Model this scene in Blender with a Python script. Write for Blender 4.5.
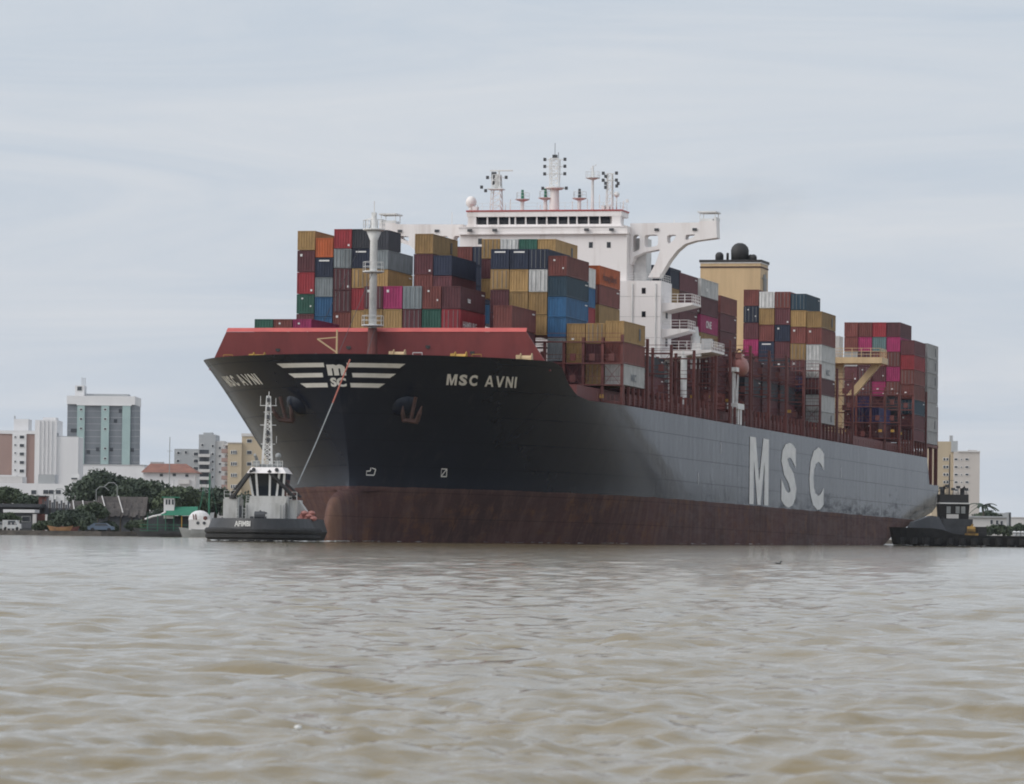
import bpy, math, random
import numpy as np
from mathutils import Vector, Matrix, noise as mnoise

random.seed(7)
sc = bpy.context.scene
for o in list(bpy.data.objects):
    bpy.data.objects.remove(o)
COL = sc.collection

# ------------------------------------------------------------------ camera
F, K, Y0, H = 4500.0, 0.0115, 533.0, 1.3      # focal length in px, roll, horizon row, eye height
cam_d = bpy.data.cameras.new('camera')
cam = bpy.data.objects.new('camera', cam_d); COL.objects.link(cam); sc.camera = cam
cam_d.sensor_width = 36.0; cam_d.sensor_fit = 'HORIZONTAL'
cam_d.lens = 36.0 * F / 1024.0
cam_d.clip_start = 0.5; cam_d.clip_end = 60000
pitch = math.atan((Y0 - 392.0) / F)
cam.matrix_world = Matrix.Translation((0, 0, H)) @ Matrix.Rotation(math.pi/2 + pitch, 4, 'X') @ Matrix.Rotation(K, 4, 'Z')
cam_d.dof.use_dof = True; cam_d.dof.focus_distance = 620; cam_d.dof.aperture_fstop = 8.0

# ------------------------------------------------------------------ sky, sun, exposure
SUN_EL, SUN_AZ = math.radians(36), math.radians(-116)     # azimuth clockwise from +Y
w = bpy.data.worlds.new('World'); sc.world = w; w.use_nodes = True
nt = w.node_tree; nt.nodes.clear()
def N(t, k, **kw):
    n = t.nodes.new(k)
    for a, b in kw.items(): setattr(n, a, b)
    return n
out = N(nt, 'ShaderNodeOutputWorld'); bg = N(nt, 'ShaderNodeBackground')
sky = N(nt, 'ShaderNodeTexSky', sky_type='NISHITA'); sky.sun_disc = False
sky.sun_elevation = SUN_EL; sky.sun_rotation = SUN_AZ; sky.air_density = 1.5; sky.dust_density = 4.0; sky.ozone_density = 2.0
tc = N(nt, 'ShaderNodeTexCoord'); mp = N(nt, 'ShaderNodeMapping'); mp.inputs['Scale'].default_value = (5, 5, 48)
nz = N(nt, 'ShaderNodeTexNoise'); nz.inputs['Scale'].default_value = 1.0; nz.inputs['Detail'].default_value = 9; nz.inputs['Roughness'].default_value = .62; nz.inputs['Distortion'].default_value = .9
rp = N(nt, 'ShaderNodeValToRGB')
rp.color_ramp.elements[0].position = .30; rp.color_ramp.elements[0].color = (4.75, 5.45, 6.35, 1)
rp.color_ramp.elements[1].position = .70; rp.color_ramp.elements[1].color = (6.1, 6.4, 6.85, 1)
mx = N(nt, 'ShaderNodeMixRGB'); mx.inputs['Fac'].default_value = .93
nt.links.new(tc.outputs['Generated'], mp.inputs['Vector']); nt.links.new(mp.outputs[0], nz.inputs['Vector'])
nt.links.new(nz.outputs['Fac'], rp.inputs['Fac'])
nt.links.new(sky.outputs[0], mx.inputs['Color1']); nt.links.new(rp.outputs[0], mx.inputs['Color2'])
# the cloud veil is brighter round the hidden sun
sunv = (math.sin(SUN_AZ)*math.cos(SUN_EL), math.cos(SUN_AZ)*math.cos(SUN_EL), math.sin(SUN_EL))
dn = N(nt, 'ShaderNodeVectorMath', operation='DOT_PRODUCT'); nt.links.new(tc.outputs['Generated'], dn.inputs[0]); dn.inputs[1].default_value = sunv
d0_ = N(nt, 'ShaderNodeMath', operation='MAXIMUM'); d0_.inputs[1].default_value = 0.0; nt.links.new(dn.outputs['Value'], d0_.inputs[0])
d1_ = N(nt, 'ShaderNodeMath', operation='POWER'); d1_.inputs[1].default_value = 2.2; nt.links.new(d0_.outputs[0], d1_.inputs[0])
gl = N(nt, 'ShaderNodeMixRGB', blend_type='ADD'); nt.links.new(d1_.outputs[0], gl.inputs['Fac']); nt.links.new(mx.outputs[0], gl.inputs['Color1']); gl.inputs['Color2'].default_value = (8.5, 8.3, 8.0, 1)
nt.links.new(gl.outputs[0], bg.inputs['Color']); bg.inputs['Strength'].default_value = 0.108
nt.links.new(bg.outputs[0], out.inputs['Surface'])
sd = bpy.data.lights.new('sun', 'SUN'); sun = bpy.data.objects.new('sun', sd); COL.objects.link(sun)
sd.energy = 0.75; sd.angle = math.radians(25); sd.color = (1, .96, .9)
sv = Vector((math.sin(SUN_AZ)*math.cos(SUN_EL), math.cos(SUN_AZ)*math.cos(SUN_EL), math.sin(SUN_EL)))
sun.rotation_euler = (-sv).to_track_quat('-Z', 'Y').to_euler(); sun.location = (0, 0, 200)
sc.view_settings.view_transform = 'Standard'; sc.view_settings.look = 'None'
sc.view_settings.exposure = 0.08; sc.view_settings.gamma = 1.0
sc.render.engine = 'CYCLES'
sc.cycles.max_bounces = 5; sc.cycles.filter_width = 1.9

# ------------------------------------------------------------------ materials
def material(name, c1, c2=None, rough=.6, scale=.4, stretch=(1, 1, 1), bump=0., bscale=8., spec=.5, metal=0., contrast=(.35, .65)):
    m = bpy.data.materials.new(name); m.use_nodes = True; t = m.node_tree
    b = t.nodes['Principled BSDF']; b.inputs['Roughness'].default_value = rough
    b.inputs['Specular IOR Level'].default_value = spec; b.inputs['Metallic'].default_value = metal
    if c2 is None: c2 = tuple(v*.78 for v in c1)
    tcn = N(t, 'ShaderNodeTexCoord'); mpn = N(t, 'ShaderNodeMapping'); mpn.inputs['Scale'].default_value = stretch
    nn = N(t, 'ShaderNodeTexNoise'); nn.inputs['Scale'].default_value = scale; nn.inputs['Detail'].default_value = 6; nn.inputs['Roughness'].default_value = .65
    r = N(t, 'ShaderNodeValToRGB')
    r.color_ramp.elements[0].position, r.color_ramp.elements[1].position = contrast
    r.color_ramp.elements[0].color = (*c2, 1); r.color_ramp.elements[1].color = (*c1, 1)
    t.links.new(tcn.outputs['Object'], mpn.inputs[0]); t.links.new(mpn.outputs[0], nn.inputs['Vector'])
    t.links.new(nn.outputs['Fac'], r.inputs['Fac']); t.links.new(r.outputs[0], b.inputs['Base Color'])
    if bump:
        n2 = N(t, 'ShaderNodeTexNoise'); n2.inputs['Scale'].default_value = bscale; n2.inputs['Detail'].default_value = 4
        bn = N(t, 'ShaderNodeBump'); bn.inputs['Strength'].default_value = bump; bn.inputs['Distance'].default_value = .2
        t.links.new(tcn.outputs['Object'], n2.inputs['Vector']); t.links.new(n2.outputs['Fac'], bn.inputs['Height']); t.links.new(bn.outputs[0], b.inputs['Normal'])
    return m

def math_node(t, op, a, b=None, c=None):
    n = N(t, 'ShaderNodeMath', operation=op)
    for i, v in enumerate((a, b, c)):
        if v is None: continue
        if isinstance(v, (int, float)): n.inputs[i].default_value = v
        else: t.links.new(v, n.inputs[i])
    return n.outputs[0]

def hull_material():
    m = bpy.data.materials.new('hull_paint'); m.use_nodes = True; t = m.node_tree; L = t.links
    b = t.nodes['Principled BSDF']
    tcn = N(t, 'ShaderNodeTexCoord'); sp = N(t, 'ShaderNodeSeparateXYZ'); L.new(tcn.outputs['Object'], sp.inputs[0])
    x, y, z = sp.outputs
    def noise(scale, stretch, detail=5, rough=.6):
        mpn = N(t, 'ShaderNodeMapping'); mpn.inputs['Scale'].default_value = stretch
        nn = N(t, 'ShaderNodeTexNoise'); nn.inputs['Scale'].default_value = scale; nn.inputs['Detail'].default_value = detail; nn.inputs['Roughness'].default_value = rough
        L.new(tcn.outputs['Object'], mpn.inputs[0]); L.new(mpn.outputs[0], nn.inputs['Vector']); return nn.outputs['Fac']
    def ramp(fac, p0, p1, c0, c1):
        r = N(t, 'ShaderNodeValToRGB'); r.color_ramp.elements[0].position = p0; r.color_ramp.elements[1].position = p1
        r.color_ramp.elements[0].color = (*c0, 1); r.color_ramp.elements[1].color = (*c1, 1); L.new(fac, r.inputs['Fac']); return r.outputs[0]
    def mix(f, a, c):
        n = N(t, 'ShaderNodeMixRGB')
        if isinstance(f, (int, float)): n.inputs[0].default_value = f
        else: L.new(f, n.inputs[0])
        for i, v in ((1, a), (2, c)):
            if isinstance(v, tuple): n.inputs[i].default_value = (*v, 1)
            else: L.new(v, n.inputs[i])
        return n.outputs[0]
    big = noise(.05, (1, 1, 1.5)); streak = noise(.55, (1, 1, .06), 6, .7); fine = noise(.9, (.25, .25, 1.2), 6, .7)
    black = mix(ramp(streak, .55, .85, (0, 0, 0), (.7, .7, .7)), ramp(big, .35, .65, (.008, .0115, .022), (.014, .0185, .032)), (.034, .037, .045))
    runs = ramp(noise(.8, (1, 1, .05), 7, .8), .63, .72, (0, 0, 0), (1, 1, 1)); black = mix(math_node(t, 'MULTIPLY', runs, math_node(t, 'MULTIPLY', ramp(big, .45, .6, (0, 0, 0), (1, 1, 1)), .55)), black, (.075, .045, .03))
    # scuffed band of fender marks just over the boot topping, on the long flat side
    scuff = math_node(t, 'MULTIPLY', ramp(fine, .56, .72, (0, 0, 0), (1, 1, 1)), math_node(t, 'MULTIPLY', math_node(t, 'LESS_THAN', z, 12.5), math_node(t, 'GREATER_THAN', x, 70)))
    black = mix(math_node(t, 'MULTIPLY', scuff, .35), black, (.07, .075, .085))
    red = mix(ramp(streak, .45, .75, (0, 0, 0), (1, 1, 1)), ramp(big, .35, .65, (.112, .062, .060), (.078, .049, .049)), (.15, .095, .082))
    rust = math_node(t, 'MULTIPLY', ramp(noise(.13, (1, 1, 1.5), 9, .8), .53, .62, (0, 0, 0), (1, 1, 1)), ramp(streak, .4, .6, (.3,)*3, (1,)*3))
    red = mix(math_node(t, 'MULTIPLY', rust, .5), red, (.23, .11, .05))
    tip = math_node(t, 'MULTIPLY', ramp(math_node(t, 'MULTIPLY', x, .1), .02, .38, (1, 1, 1), (0, 0, 0)), ramp(streak, .35, .6, (.3,)*3, (1,)*3)); red = mix(math_node(t, 'MULTIPLY', tip, .6), red, (.26, .145, .09))  # rusty bulb tip, with the lit rim's highlight put into its colour
    pale = math_node(t, 'MULTIPLY', ramp(fine, .6, .75, (0, 0, 0), (1, 1, 1)), .4)
    red = mix(pale, red, (.21, .17, .12))
    edge = math_node(t, 'ADD', 6.75, math_node(t, 'MULTIPLY', math_node(t, 'SUBTRACT', fine, .5), .35))
    up = math_node(t, 'GREATER_THAN', z, edge)
    # weld seams of the shell plating
    def seam(co, pitch, wd):
        return math_node(t, 'LESS_THAN', math_node(t, 'FRACT', math_node(t, 'DIVIDE', co, pitch)), wd/pitch)
    sm = math_node(t, 'MAXIMUM', seam(z, 3.05, .09), seam(x, 24.4, .10))
    col = mix(math_node(t, 'MULTIPLY', sm, .3), mix(up, red, black), (.004, .004, .005))
    L.new(col, b.inputs['Base Color'])
    low = math_node(t, 'MULTIPLY', ramp(math_node(t, 'MULTIPLY', x, .004), .36, .62, (0, 0, 0), (1, 1, 1)), ramp(math_node(t, 'ADD', math_node(t, 'MULTIPLY', z, -.07), math_node(t, 'ADD', noise(.12, (.5, 1, 1.6), 8, .75), .72)), .45, .75, (0, 0, 0), (1, 1, 1)))
    dirt = math_node(t, 'MAXIMUM', math_node(t, 'MAXIMUM', math_node(t, 'MULTIPLY', runs, .5), math_node(t, 'MULTIPLY', scuff, .6)), math_node(t, 'MAXIMUM', math_node(t, 'MULTIPLY', low, ramp(fine, .38, .62, (.18,)*3, (.78,)*3)), math_node(t, 'MULTIPLY', sm, .55)))
    dirt = math_node(t, 'MAXIMUM', dirt, math_node(t, 'MULTIPLY', math_node(t, 'SUBTRACT', 1.0, up), math_node(t, 'ADD', .55, math_node(t, 'MULTIPLY', fine, .6))))
    dirt = math_node(t, 'MAXIMUM', dirt, math_node(t, 'ADD', .10, math_node(t, 'MULTIPLY', big, .22)))
    b.inputs['Specular IOR Level'].default_value = .36
    df = N(t, 'ShaderNodeBsdfDiffuse'); L.new(col, df.inputs['Color']); ms = N(t, 'ShaderNodeMixShader'); L.new(dirt, ms.inputs[0]); L.new(b.outputs[0], ms.inputs[1]); L.new(df.outputs[0], ms.inputs[2])
    L.new(ms.outputs[0], t.nodes['Material Output'].inputs['Surface'])
    rr = math_node(t, 'ADD', math_node(t, 'MULTIPLY', streak, .12), .14)
    L.new(math_node(t, 'ADD', rr, math_node(t, 'MULTIPLY', math_node(t, 'SUBTRACT', 1.0, up), .18)), b.inputs['Roughness'])
    bn = N(t, 'ShaderNodeBump'); bn.inputs['Strength'].default_value = .45; bn.inputs['Distance'].default_value = .12
    frm = math_node(t, 'SINE', math_node(t, 'MULTIPLY', x, 2*math.pi/3.05)); L.new(math_node(t, 'ADD', noise(.35, (1, 1, .8), 3), math_node(t, 'MULTIPLY', frm, .035)), bn.inputs['Height']); L.new(bn.outputs[0], b.inputs['Normal'])
    return m

def container_material():
    m = bpy.data.materials.new('container_paint'); m.use_nodes = True; t = m.node_tree; L = t.links
    b = t.nodes['Principled BSDF']; b.inputs['Roughness'].default_value = .62; b.inputs['Specular IOR Level'].default_value = .35
    oi = N(t, 'ShaderNodeObjectInfo'); tcn = N(t, 'ShaderNodeTexCoord')
    add = N(t, 'ShaderNodeVectorMath', operation='ADD'); L.new(tcn.outputs['Object'], add.inputs[0])
    sc_ = N(t, 'ShaderNodeVectorMath', operation='SCALE'); sc_.inputs[0].default_value = (37, 91, 53); L.new(oi.outputs['Random'], sc_.inputs['Scale']); L.new(sc_.outputs[0], add.inputs[1])
    mpn = N(t, 'ShaderNodeMapping'); mpn.inputs['Scale'].default_value = (1, 1, .35); L.new(add.outputs[0], mpn.inputs[0])
    n1 = N(t, 'ShaderNodeTexNoise'); n1.inputs['Scale'].default_value = 1.1; n1.inputs['Detail'].default_value = 7; n1.inputs['Roughness'].default_value = .7; L.new(mpn.outputs[0], n1.inputs['Vector'])
    r1 = N(t, 'ShaderNodeValToRGB'); r1.color_ramp.elements[0].position = .3; r1.color_ramp.elements[1].position = .7
    r1.color_ramp.elements[0].color = (.62, .62, .62, 1); r1.color_ramp.elements[1].color = (1.12, 1.12, 1.12, 1); L.new(n1.outputs['Fac'], r1.inputs['Fac'])
    mu = N(t, 'ShaderNodeMixRGB', blend_type='MULTIPLY'); mu.inputs[0].default_value = 1; L.new(oi.outputs['Color'], mu.inputs[1]); L.new(r1.outputs[0], mu.inputs[2])
    hs = N(t, 'ShaderNodeHueSaturation'); L.new(mu.outputs[0], hs.inputs['Color']); L.new(math_node(t, 'ADD', .82, math_node(t, 'MULTIPLY', oi.outputs['Random'], .34)), hs.inputs['Value'])
    n2 = N(t, 'ShaderNodeTexNoise'); n2.inputs['Scale'].default_value = 1.7; n2.inputs['Detail'].default_value = 8; n2.inputs['Roughness'].default_value = .8; L.new(add.outputs[0], n2.inputs['Vector'])
    r2 = N(t, 'ShaderNodeValToRGB'); r2.color_ramp.elements[0].position = .62; r2.color_ramp.elements[1].position = .74
    r2.color_ramp.elements[0].color = (0, 0, 0, 1); r2.color_ramp.elements[1].color = (.6, .6, .6, 1); L.new(n2.outputs['Fac'], r2.inputs['Fac'])
    mr = N(t, 'ShaderNodeMixRGB'); L.new(r2.outputs[0], mr.inputs[0]); L.new(hs.outputs[0], mr.inputs[1]); mr.inputs[2].default_value = (.09, .05, .035, 1)
    L.new(mr.outputs[0], b.inputs['Base Color'])
    return m

def water_material():
    m = bpy.data.materials.new('muddy_water'); m.use_nodes = True; t = m.node_tree; L = t.links
    b = t.nodes['Principled BSDF']; b.inputs['IOR'].default_value = 1.33; b.inputs['Roughness'].default_value = .075
    tcn = N(t, 'ShaderNodeTexCoord')
    nn = N(t, 'ShaderNodeTexNoise'); nn.inputs['Scale'].default_value = .03; nn.inputs['Detail'].default_value = 4; L.new(tcn.outputs['Object'], nn.inputs['Vector'])
    r = N(t, 'ShaderNodeValToRGB'); r.color_ramp.elements[0].position = .3; r.color_ramp.elements[1].position = .7
    r.color_ramp.elements[0].color = (.205, .160, .086, 1); r.color_ramp.elements[1].color = (.255, .20, .112, 1)
    L.new(nn.outputs['Fac'], r.inputs['Fac']); L.new(r.outputs[0], b.inputs['Base Color'])
    n1 = N(t, 'ShaderNodeTexNoise'); n1.inputs['Scale'].default_value = 4.2; n1.inputs['Detail'].default_value = 5; n1.inputs['Roughness'].default_value = .55
    mpn = N(t, 'ShaderNodeMapping'); mpn.inputs['Scale'].default_value = (.8, 1, 1); L.new(tcn.outputs['Object'], mpn.inputs[0]); L.new(mpn.outputs[0], n1.inputs['Vector'])
    bn = N(t, 'ShaderNodeBump'); bn.inputs['Strength'].default_value = .8; bn.inputs['Distance'].default_value = .036
    n3 = N(t, 'ShaderNodeTexNoise'); n3.inputs['Scale'].default_value = .55; n3.inputs['Detail'].default_value = 3; L.new(mpn.outputs[0], n3.inputs['Vector'])
    b3 = N(t, 'ShaderNodeBump'); b3.inputs['Strength'].default_value = .6; b3.inputs['Distance'].default_value = .22; L.new(n3.outputs['Fac'], b3.inputs['Height']); L.new(b3.outputs[0], bn.inputs['Normal'])
    L.new(n1.outputs['Fac'], bn.inputs['Height']); L.new(bn.outputs[0], b.inputs['Normal'])
    return m

M = {
 'hull': hull_material(), 'box': container_material(), 'water': water_material(),
 'tugwhite': material('tug_white_worn', (.58, .575, .56), (.36, .35, .33), .6, .9, (1, 1, .25), contrast=(.3, .6)),
 'winchyellow': material('worn_winch_yellow', (.42, .24, .05), (.14, .09, .04), .7, 1.2),
 'shed_dark': material('tug_black_paint', (.035, .036, .04), (.02, .021, .024), .5, .6),
 'deckred': material('deck_red_paint', (.17, .047, .043), (.14, .04, .038), .6, .8, (1, 1, .3)),
 'breakred': material('breakwater_red', (.30, .072, .07), (.23, .06, .06), .55, .5, (1, 1, .3)),
 'skylitred': material('breakwater_skylit_red', (.55, .10, .085), (.45, .075, .07), .5, .5),  # breakwater red brightened: sky light on the sloping top strip put into colour
 'lash': material('lashing_red', (.18, .05, .043), (.105, .037, .034), .65, .6, (1, 1, .4)),
 'white': material('ship_white', (.82, .775, .76), (.62, .56, .53), .45, .5, (1, 1, .10), contrast=(.24, .5)),
 'whitetrim': material('white_trim', (.80, .79, .78), (.62, .62, .61), .5, .8),
 'letter': material('letter_white', (.80, .79, .77), (.66, .65, .63), .55, .5, contrast=(.3, .6)),
 'glass': material('dark_glass', (.012, .016, .022), (.02, .024, .03), .08, .3),
 'cream': material('funnel_cream', (.62, .45, .255), (.47, .335, .19), .55, .4, (1, 1, .1)),
 'black': material('soot_black', (.018, .017, .018), (.03, .028, .028), .6, .7),
 'darkgrey': material('dark_grey_steel', (.06, .063, .07), (.035, .037, .042), .5, .6),
 'grey': material('grey_steel', (.30, .31, .31), (.22, .23, .23), .55, .5),
 'rubber': material('fender_rubber', (.012, .012, .013), (.025, .024, .024), .8, 1.2),
 'yellow': material('yellow_paint', (.55, .33, .06), (.42, .24, .05), .6, .8),
 'orange': material('lifeboat_orange', (.62, .13, .05), (.5, .1, .04), .5, .8),
 'salmon': material('faded_lifeboat', (.36, .14, .12), (.30, .12, .10), .5, .8),
 'redline': material('red_trim', (.42, .05, .05), None, .5, .5),
 'anchor': material('anchor_rust', (.075, .036, .03), (.04, .024, .022), .8, 1.5),
 'rope': material('tow_rope', (.55, .50, .47), (.45, .40, .38), .8, 3),
 'roperd': material('chafe_sleeve', (.42, .13, .09), (.33, .11, .08), .8, 3),
 'green': material('green_paint', (.03, .17, .10), (.025, .12, .075), .6, .6),
 'tarp': material('green_tarpaulin', (.025, .20, .12), (.02, .14, .09), .6, .5),
 'leaf': material('foliage_dark', (.062, .085, .05), (.03, .046, .032), .75, .35, contrast=(.38, .62)),
 'leaf2': material('foliage_mid', (.075, .10, .05), (.036, .054, .03), .75, .4, contrast=(.38, .62)),
 'bark': material('bark', (.10, .08, .06), (.06, .05, .04), .9, 3),
 'conc': material('pale_concrete', (.62, .60, .58), (.52, .50, .49), .85, .12, (1, 1, .3)),
 'bwhite': material('white_render', (.74, .73, .73), (.64, .63, .64), .85, .10, (1, 1, .25)),
 'pinkw': material('pink_brown_render', (.36, .25, .22), (.31, .215, .195), .85, .12, (1, 1, .3)),
 'towergrey': material('grey_tile_facade', (.20, .215, .24), (.16, .175, .195), .6, .3, (1, 1, .4)),
 'teal': material('pale_teal_strip', (.36, .47, .46), (.31, .41, .41), .5, .3),
 'greyw': material('grey_render', (.42, .43, .44), (.35, .36, .37), .85, .12, (1, 1, .3)),
 'creamw': material('cream_render', (.50, .41, .29), (.44, .36, .26), .85, .15, (1, 1, .3)),
 'rightw': material('pale_pinkish_render', (.56, .51, .47), (.48, .44, .41), .85, .12, (1, 1, .3)),
 'tile': material('terracotta_roof', (.27, .125, .09), (.19, .09, .07), .85, .6),
 'win': material('window_dark', (.035, .04, .05), (.06, .065, .075), .2, .4),
 'thatch': material('weathered_thatch', (.105, .092, .085), (.055, .05, .05), .95, .9, (1, 1, .25), .6, 5),
 'shed': material('shed_boards', (.115, .12, .135), (.075, .08, .09), .8, .5, (1, 1, .3)),
 'dirt': material('dry_ground', (.34, .31, .27), (.24, .225, .19), .95, .05, (1, 1, 1), .4, 3),
 'quay': material('quay_stone', (.13, .115, .10), (.045, .042, .04), .95, .35, (1, 1, 1.6), .5, 2),
 'wood': material('boat_wood', (.34, .19, .09), (.22, .12, .06), .75, .8),
 'carblue': material('car_paint_blue', (.10, .14, .20), None, .3, .5),
 'carwhite': material('car_paint_white', (.55, .56, .57), None, .35, .5),
 'brownred': material('brown_red_board', (.16, .06, .05), (.11, .045, .04), .8, .5),
 'foam': material('foam_white', (.75, .76, .76), None, .7, 2),
}

# ------------------------------------------------------------------ mesh helpers
class MB:
    def __init__(s): s.v = []; s.f = []; s.mi = []; s.cur = 0
    def add(s, vs, fs):
        o = len(s.v); s.v += [tuple(a) for a in vs]; s.f += [tuple(i+o for i in f) for f in fs]; s.mi += [s.cur]*len(fs)
    def box(s, x0, x1, y0, y1, z0, z1):
        if x0 > x1: x0, x1 = x1, x0
        if y0 > y1: y0, y1 = y1, y0
        if z0 > z1: z0, z1 = z1, z0
        s.add([(x0,y0,z0),(x1,y0,z0),(x1,y1,z0),(x0,y1,z0),(x0,y0,z1),(x1,y0,z1),(x1,y1,z1),(x0,y1,z1)],
              [(3,2,1,0),(4,5,6,7),(0,1,5,4),(1,2,6,5),(2,3,7,6),(3,0,4,7)])
    def tube(s, pts, rad, n=8, caps=True):
        pts = [Vector(p) for p in pts]
        if not isinstance(rad, (list, tuple)): rad = [rad]*len(pts)
        vs = []; fs = []
        for i, p in enumerate(pts):
            d = (pts[min(i+1, len(pts)-1)] - pts[max(i-1, 0)])
            if d.length < 1e-9: d = Vector((0, 0, 1))
            d.normalize(); u = d.cross(Vector((0, 0, 1)) if abs(d.z) < .9 else Vector((1, 0, 0))).normalized(); v = d.cross(u)
            for k in range(n):
                a = 2*math.pi*(k+.5)/n; vs.append(p + (u*math.cos(a) + v*math.sin(a))*rad[i])
        for i in range(len(pts)-1):
            for k in range(n):
                fs.append((i*n+k, i*n+(k+1) % n, (i+1)*n+(k+1) % n, (i+1)*n+k))
        if caps:
            fs.append(tuple(range(n))[::-1]); fs.append(tuple((len(pts)-1)*n+k for k in range(n)))
        s.add(vs, fs)
    def bar(s, a, b, r, n=4): s.tube([a, b], r, n)
    def prism(s, poly, a, b):
        """poly: list of 3D points on one side; a->b is an offset vector list"""
        n = len(poly); P = [Vector(p)+Vector(a) for p in poly] + [Vector(p)+Vector(b) for p in poly]
        s.add(P, [tuple(range(n))[::-1], tuple(range(n, 2*n))] + [(i, (i+1) % n, n+(i+1) % n, n+i) for i in range(n)])
    def lathe(s, prof, c=(0, 0, 0), n=16):
        vs = []; fs = []
        for r, z in prof:
            for k in range(n):
                a = 2*math.pi*k/n; vs.append((c[0]+r*math.cos(a), c[1]+r*math.sin(a), c[2]+z))
        for i in range(len(prof)-1):
            for k in range(n): fs.append((i*n+k, i*n+(k+1) % n, (i+1)*n+(k+1) % n, (i+1)*n+k))
        fs.append(tuple(range(n))[::-1]); fs.append(tuple((len(prof)-1)*n+k for k in range(n)))
        s.add(vs, fs)
    def ball(s, c, r, n=12, sq=(1, 1, 1)):
        m = n//2; vs = []; fs = []
        for i in range(1, m):
            t = math.pi*i/m
            for k in range(n):
                a = 2*math.pi*k/n; vs.append((c[0]+r*sq[0]*math.sin(t)*math.cos(a), c[1]+r*sq[1]*math.sin(t)*math.sin(a), c[2]+r*sq[2]*math.cos(t)))
        vs += [(c[0], c[1], c[2]+r*sq[2]), (c[0], c[1], c[2]-r*sq[2])]; T = len(vs)-2
        for i in range(m-2):
            for k in range(n): fs.append((i*n+k, (i+1)*n+k, (i+1)*n+(k+1) % n, i*n+(k+1) % n))
        for k in range(n): fs.append((T, k, (k+1) % n)); fs.append((T+1, (m-2)*n+(k+1) % n, (m-2)*n+k))
        s.add(vs, fs)
    def rail(s, pts, h=1.05, r=.05, step=1.8, bars=3):
        pts = [Vector(p) for p in pts]
        for a, b in zip(pts, pts[1:]):
            d = (b-a).length; k = max(1, round(d/step))
            for i in range(k+1):
                q = a.lerp(b, i/k); s.bar(q, q+Vector((0, 0, h)), r, 4)
            for j in range(1, bars+1):
                z = Vector((0, 0, h*j/bars)); s.bar(a+z, b+z, r*.8, 4)
    def build(s, name, mats, parent=None, smooth=False, mw=None):
        me = bpy.data.meshes.new(name); me.from_pydata(s.v, [], s.f)
        if not isinstance(mats, (list, tuple)): mats = [mats]
        for m in mats: me.materials.append(M[m] if isinstance(m, str) else m)
        if len(mats) > 1: me.polygons.foreach_set('material_index', s.mi)
        if smooth: me.polygons.foreach_set('use_smooth', [True]*len(me.polygons))
        me.update()
        o = bpy.data.objects.new(name, me); COL.objects.link(o)
        if parent is not None: o.parent = parent
        if mw is not None: o.matrix_world = mw
        return o

def tag(o, label, cat=None, group=None, kind=None):
    if label: o['label'] = label
    if cat: o['category'] = cat
    if group: o['group'] = group
    if kind: o['kind'] = kind
    return o
def empty(name, label, cat, mw, group=None):
    o = bpy.data.objects.new(name, None); COL.objects.link(o); o.empty_display_size = 2
    o.matrix_world = mw; return tag(o, label, cat, group)

def text_mesh(txt, size=1.0, extrude=.0, bold=0.0, align='LEFT'):
    cu = bpy.data.curves.new('t', 'FONT'); cu.body = txt; cu.size = size; cu.extrude = extrude; cu.offset = bold; cu.align_x = align; cu.resolution_u = 3
    ob = bpy.data.objects.new('t', cu); COL.objects.link(ob)
    dg = bpy.context.evaluated_depsgraph_get(); me = ob.evaluated_get(dg).to_mesh()
    vs = [tuple(v.co) for v in me.vertices]; fs = [tuple(p.vertices) for p in me.polygons]
    ob.evaluated_get(dg).to_mesh_clear(); bpy.data.objects.remove(ob); bpy.data.curves.remove(cu)
    return vs, fs
def plate_mesh(outline, holes, half):
    """flat plate with holes in the XY plane, thickness 2*half along Z"""
    cu = bpy.data.curves.new('p', 'CURVE'); cu.dimensions = '2D'; cu.fill_mode = 'BOTH'; cu.extrude = half
    for pl in [outline]+holes:
        sp = cu.splines.new('POLY'); sp.points.add(len(pl)-1)
        for i, (a, b) in enumerate(pl): sp.points[i].co = (a, b, 0, 1)
        sp.use_cyclic_u = True
    ob = bpy.data.objects.new('p', cu); COL.objects.link(ob)
    dg = bpy.context.evaluated_depsgraph_get(); me = ob.evaluated_get(dg).to_mesh()
    vs = [tuple(v.co) for v in me.vertices]; fs = [tuple(p.vertices) for p in me.polygons]
    ob.evaluated_get(dg).to_mesh_clear(); bpy.data.objects.remove(ob); bpy.data.curves.remove(cu)
    return vs, fs
def rounded(poly, r, seg=4):
    out = []; n = len(poly)
    for i in range(n):
        p0, p1, p2 = Vector(poly[i-1]), Vector(poly[i]), Vector(poly[(i+1) % n])
        d0 = (p0-p1); d2 = (p2-p1); rr = min(r, d0.length*.45, d2.length*.45); a = p1+d0.normalized()*rr; b = p1+d2.normalized()*rr
        for k in range(seg+1):
            t = k/seg; q = a*(1-t)**2 + p1*2*t*(1-t) + b*t*t; out.append((q.x, q.y))
    return out

# ------------------------------------------------------------------ where things stand: the ship's own frame
# ship frame: s metres aft of the bulb's tip, p metres to port, z up; local axes are (s, -p, z)
TH = math.atan(.2555); ST, CT = math.sin(TH), math.cos(TH)
SX, SD, PIT = -21.5, 525.5, .0083
SHIP = Matrix.Translation((SX, SD, 0)) @ Matrix.Rotation(math.pi/2-TH, 4, 'Z') @ Matrix.Rotation(PIT, 4, 'Y')
def S(s, p, z): return (s, -p, z)
def pz(x, y, s):
    u = (x + K*(y-Y0) - 512)/F; p = (u*(SD+CT*s) - SX - ST*s)/(CT+u*ST); d = SD+CT*s-ST*p
    return p, H + (Y0 + K*(x-512) - y)*d/F + PIT*s
def at(x, y, d):
    xu = x + K*(y-Y0); return Vector(((xu-512)/F*d, d, H + (Y0+K*(x-512)-y)*d/F))

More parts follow.
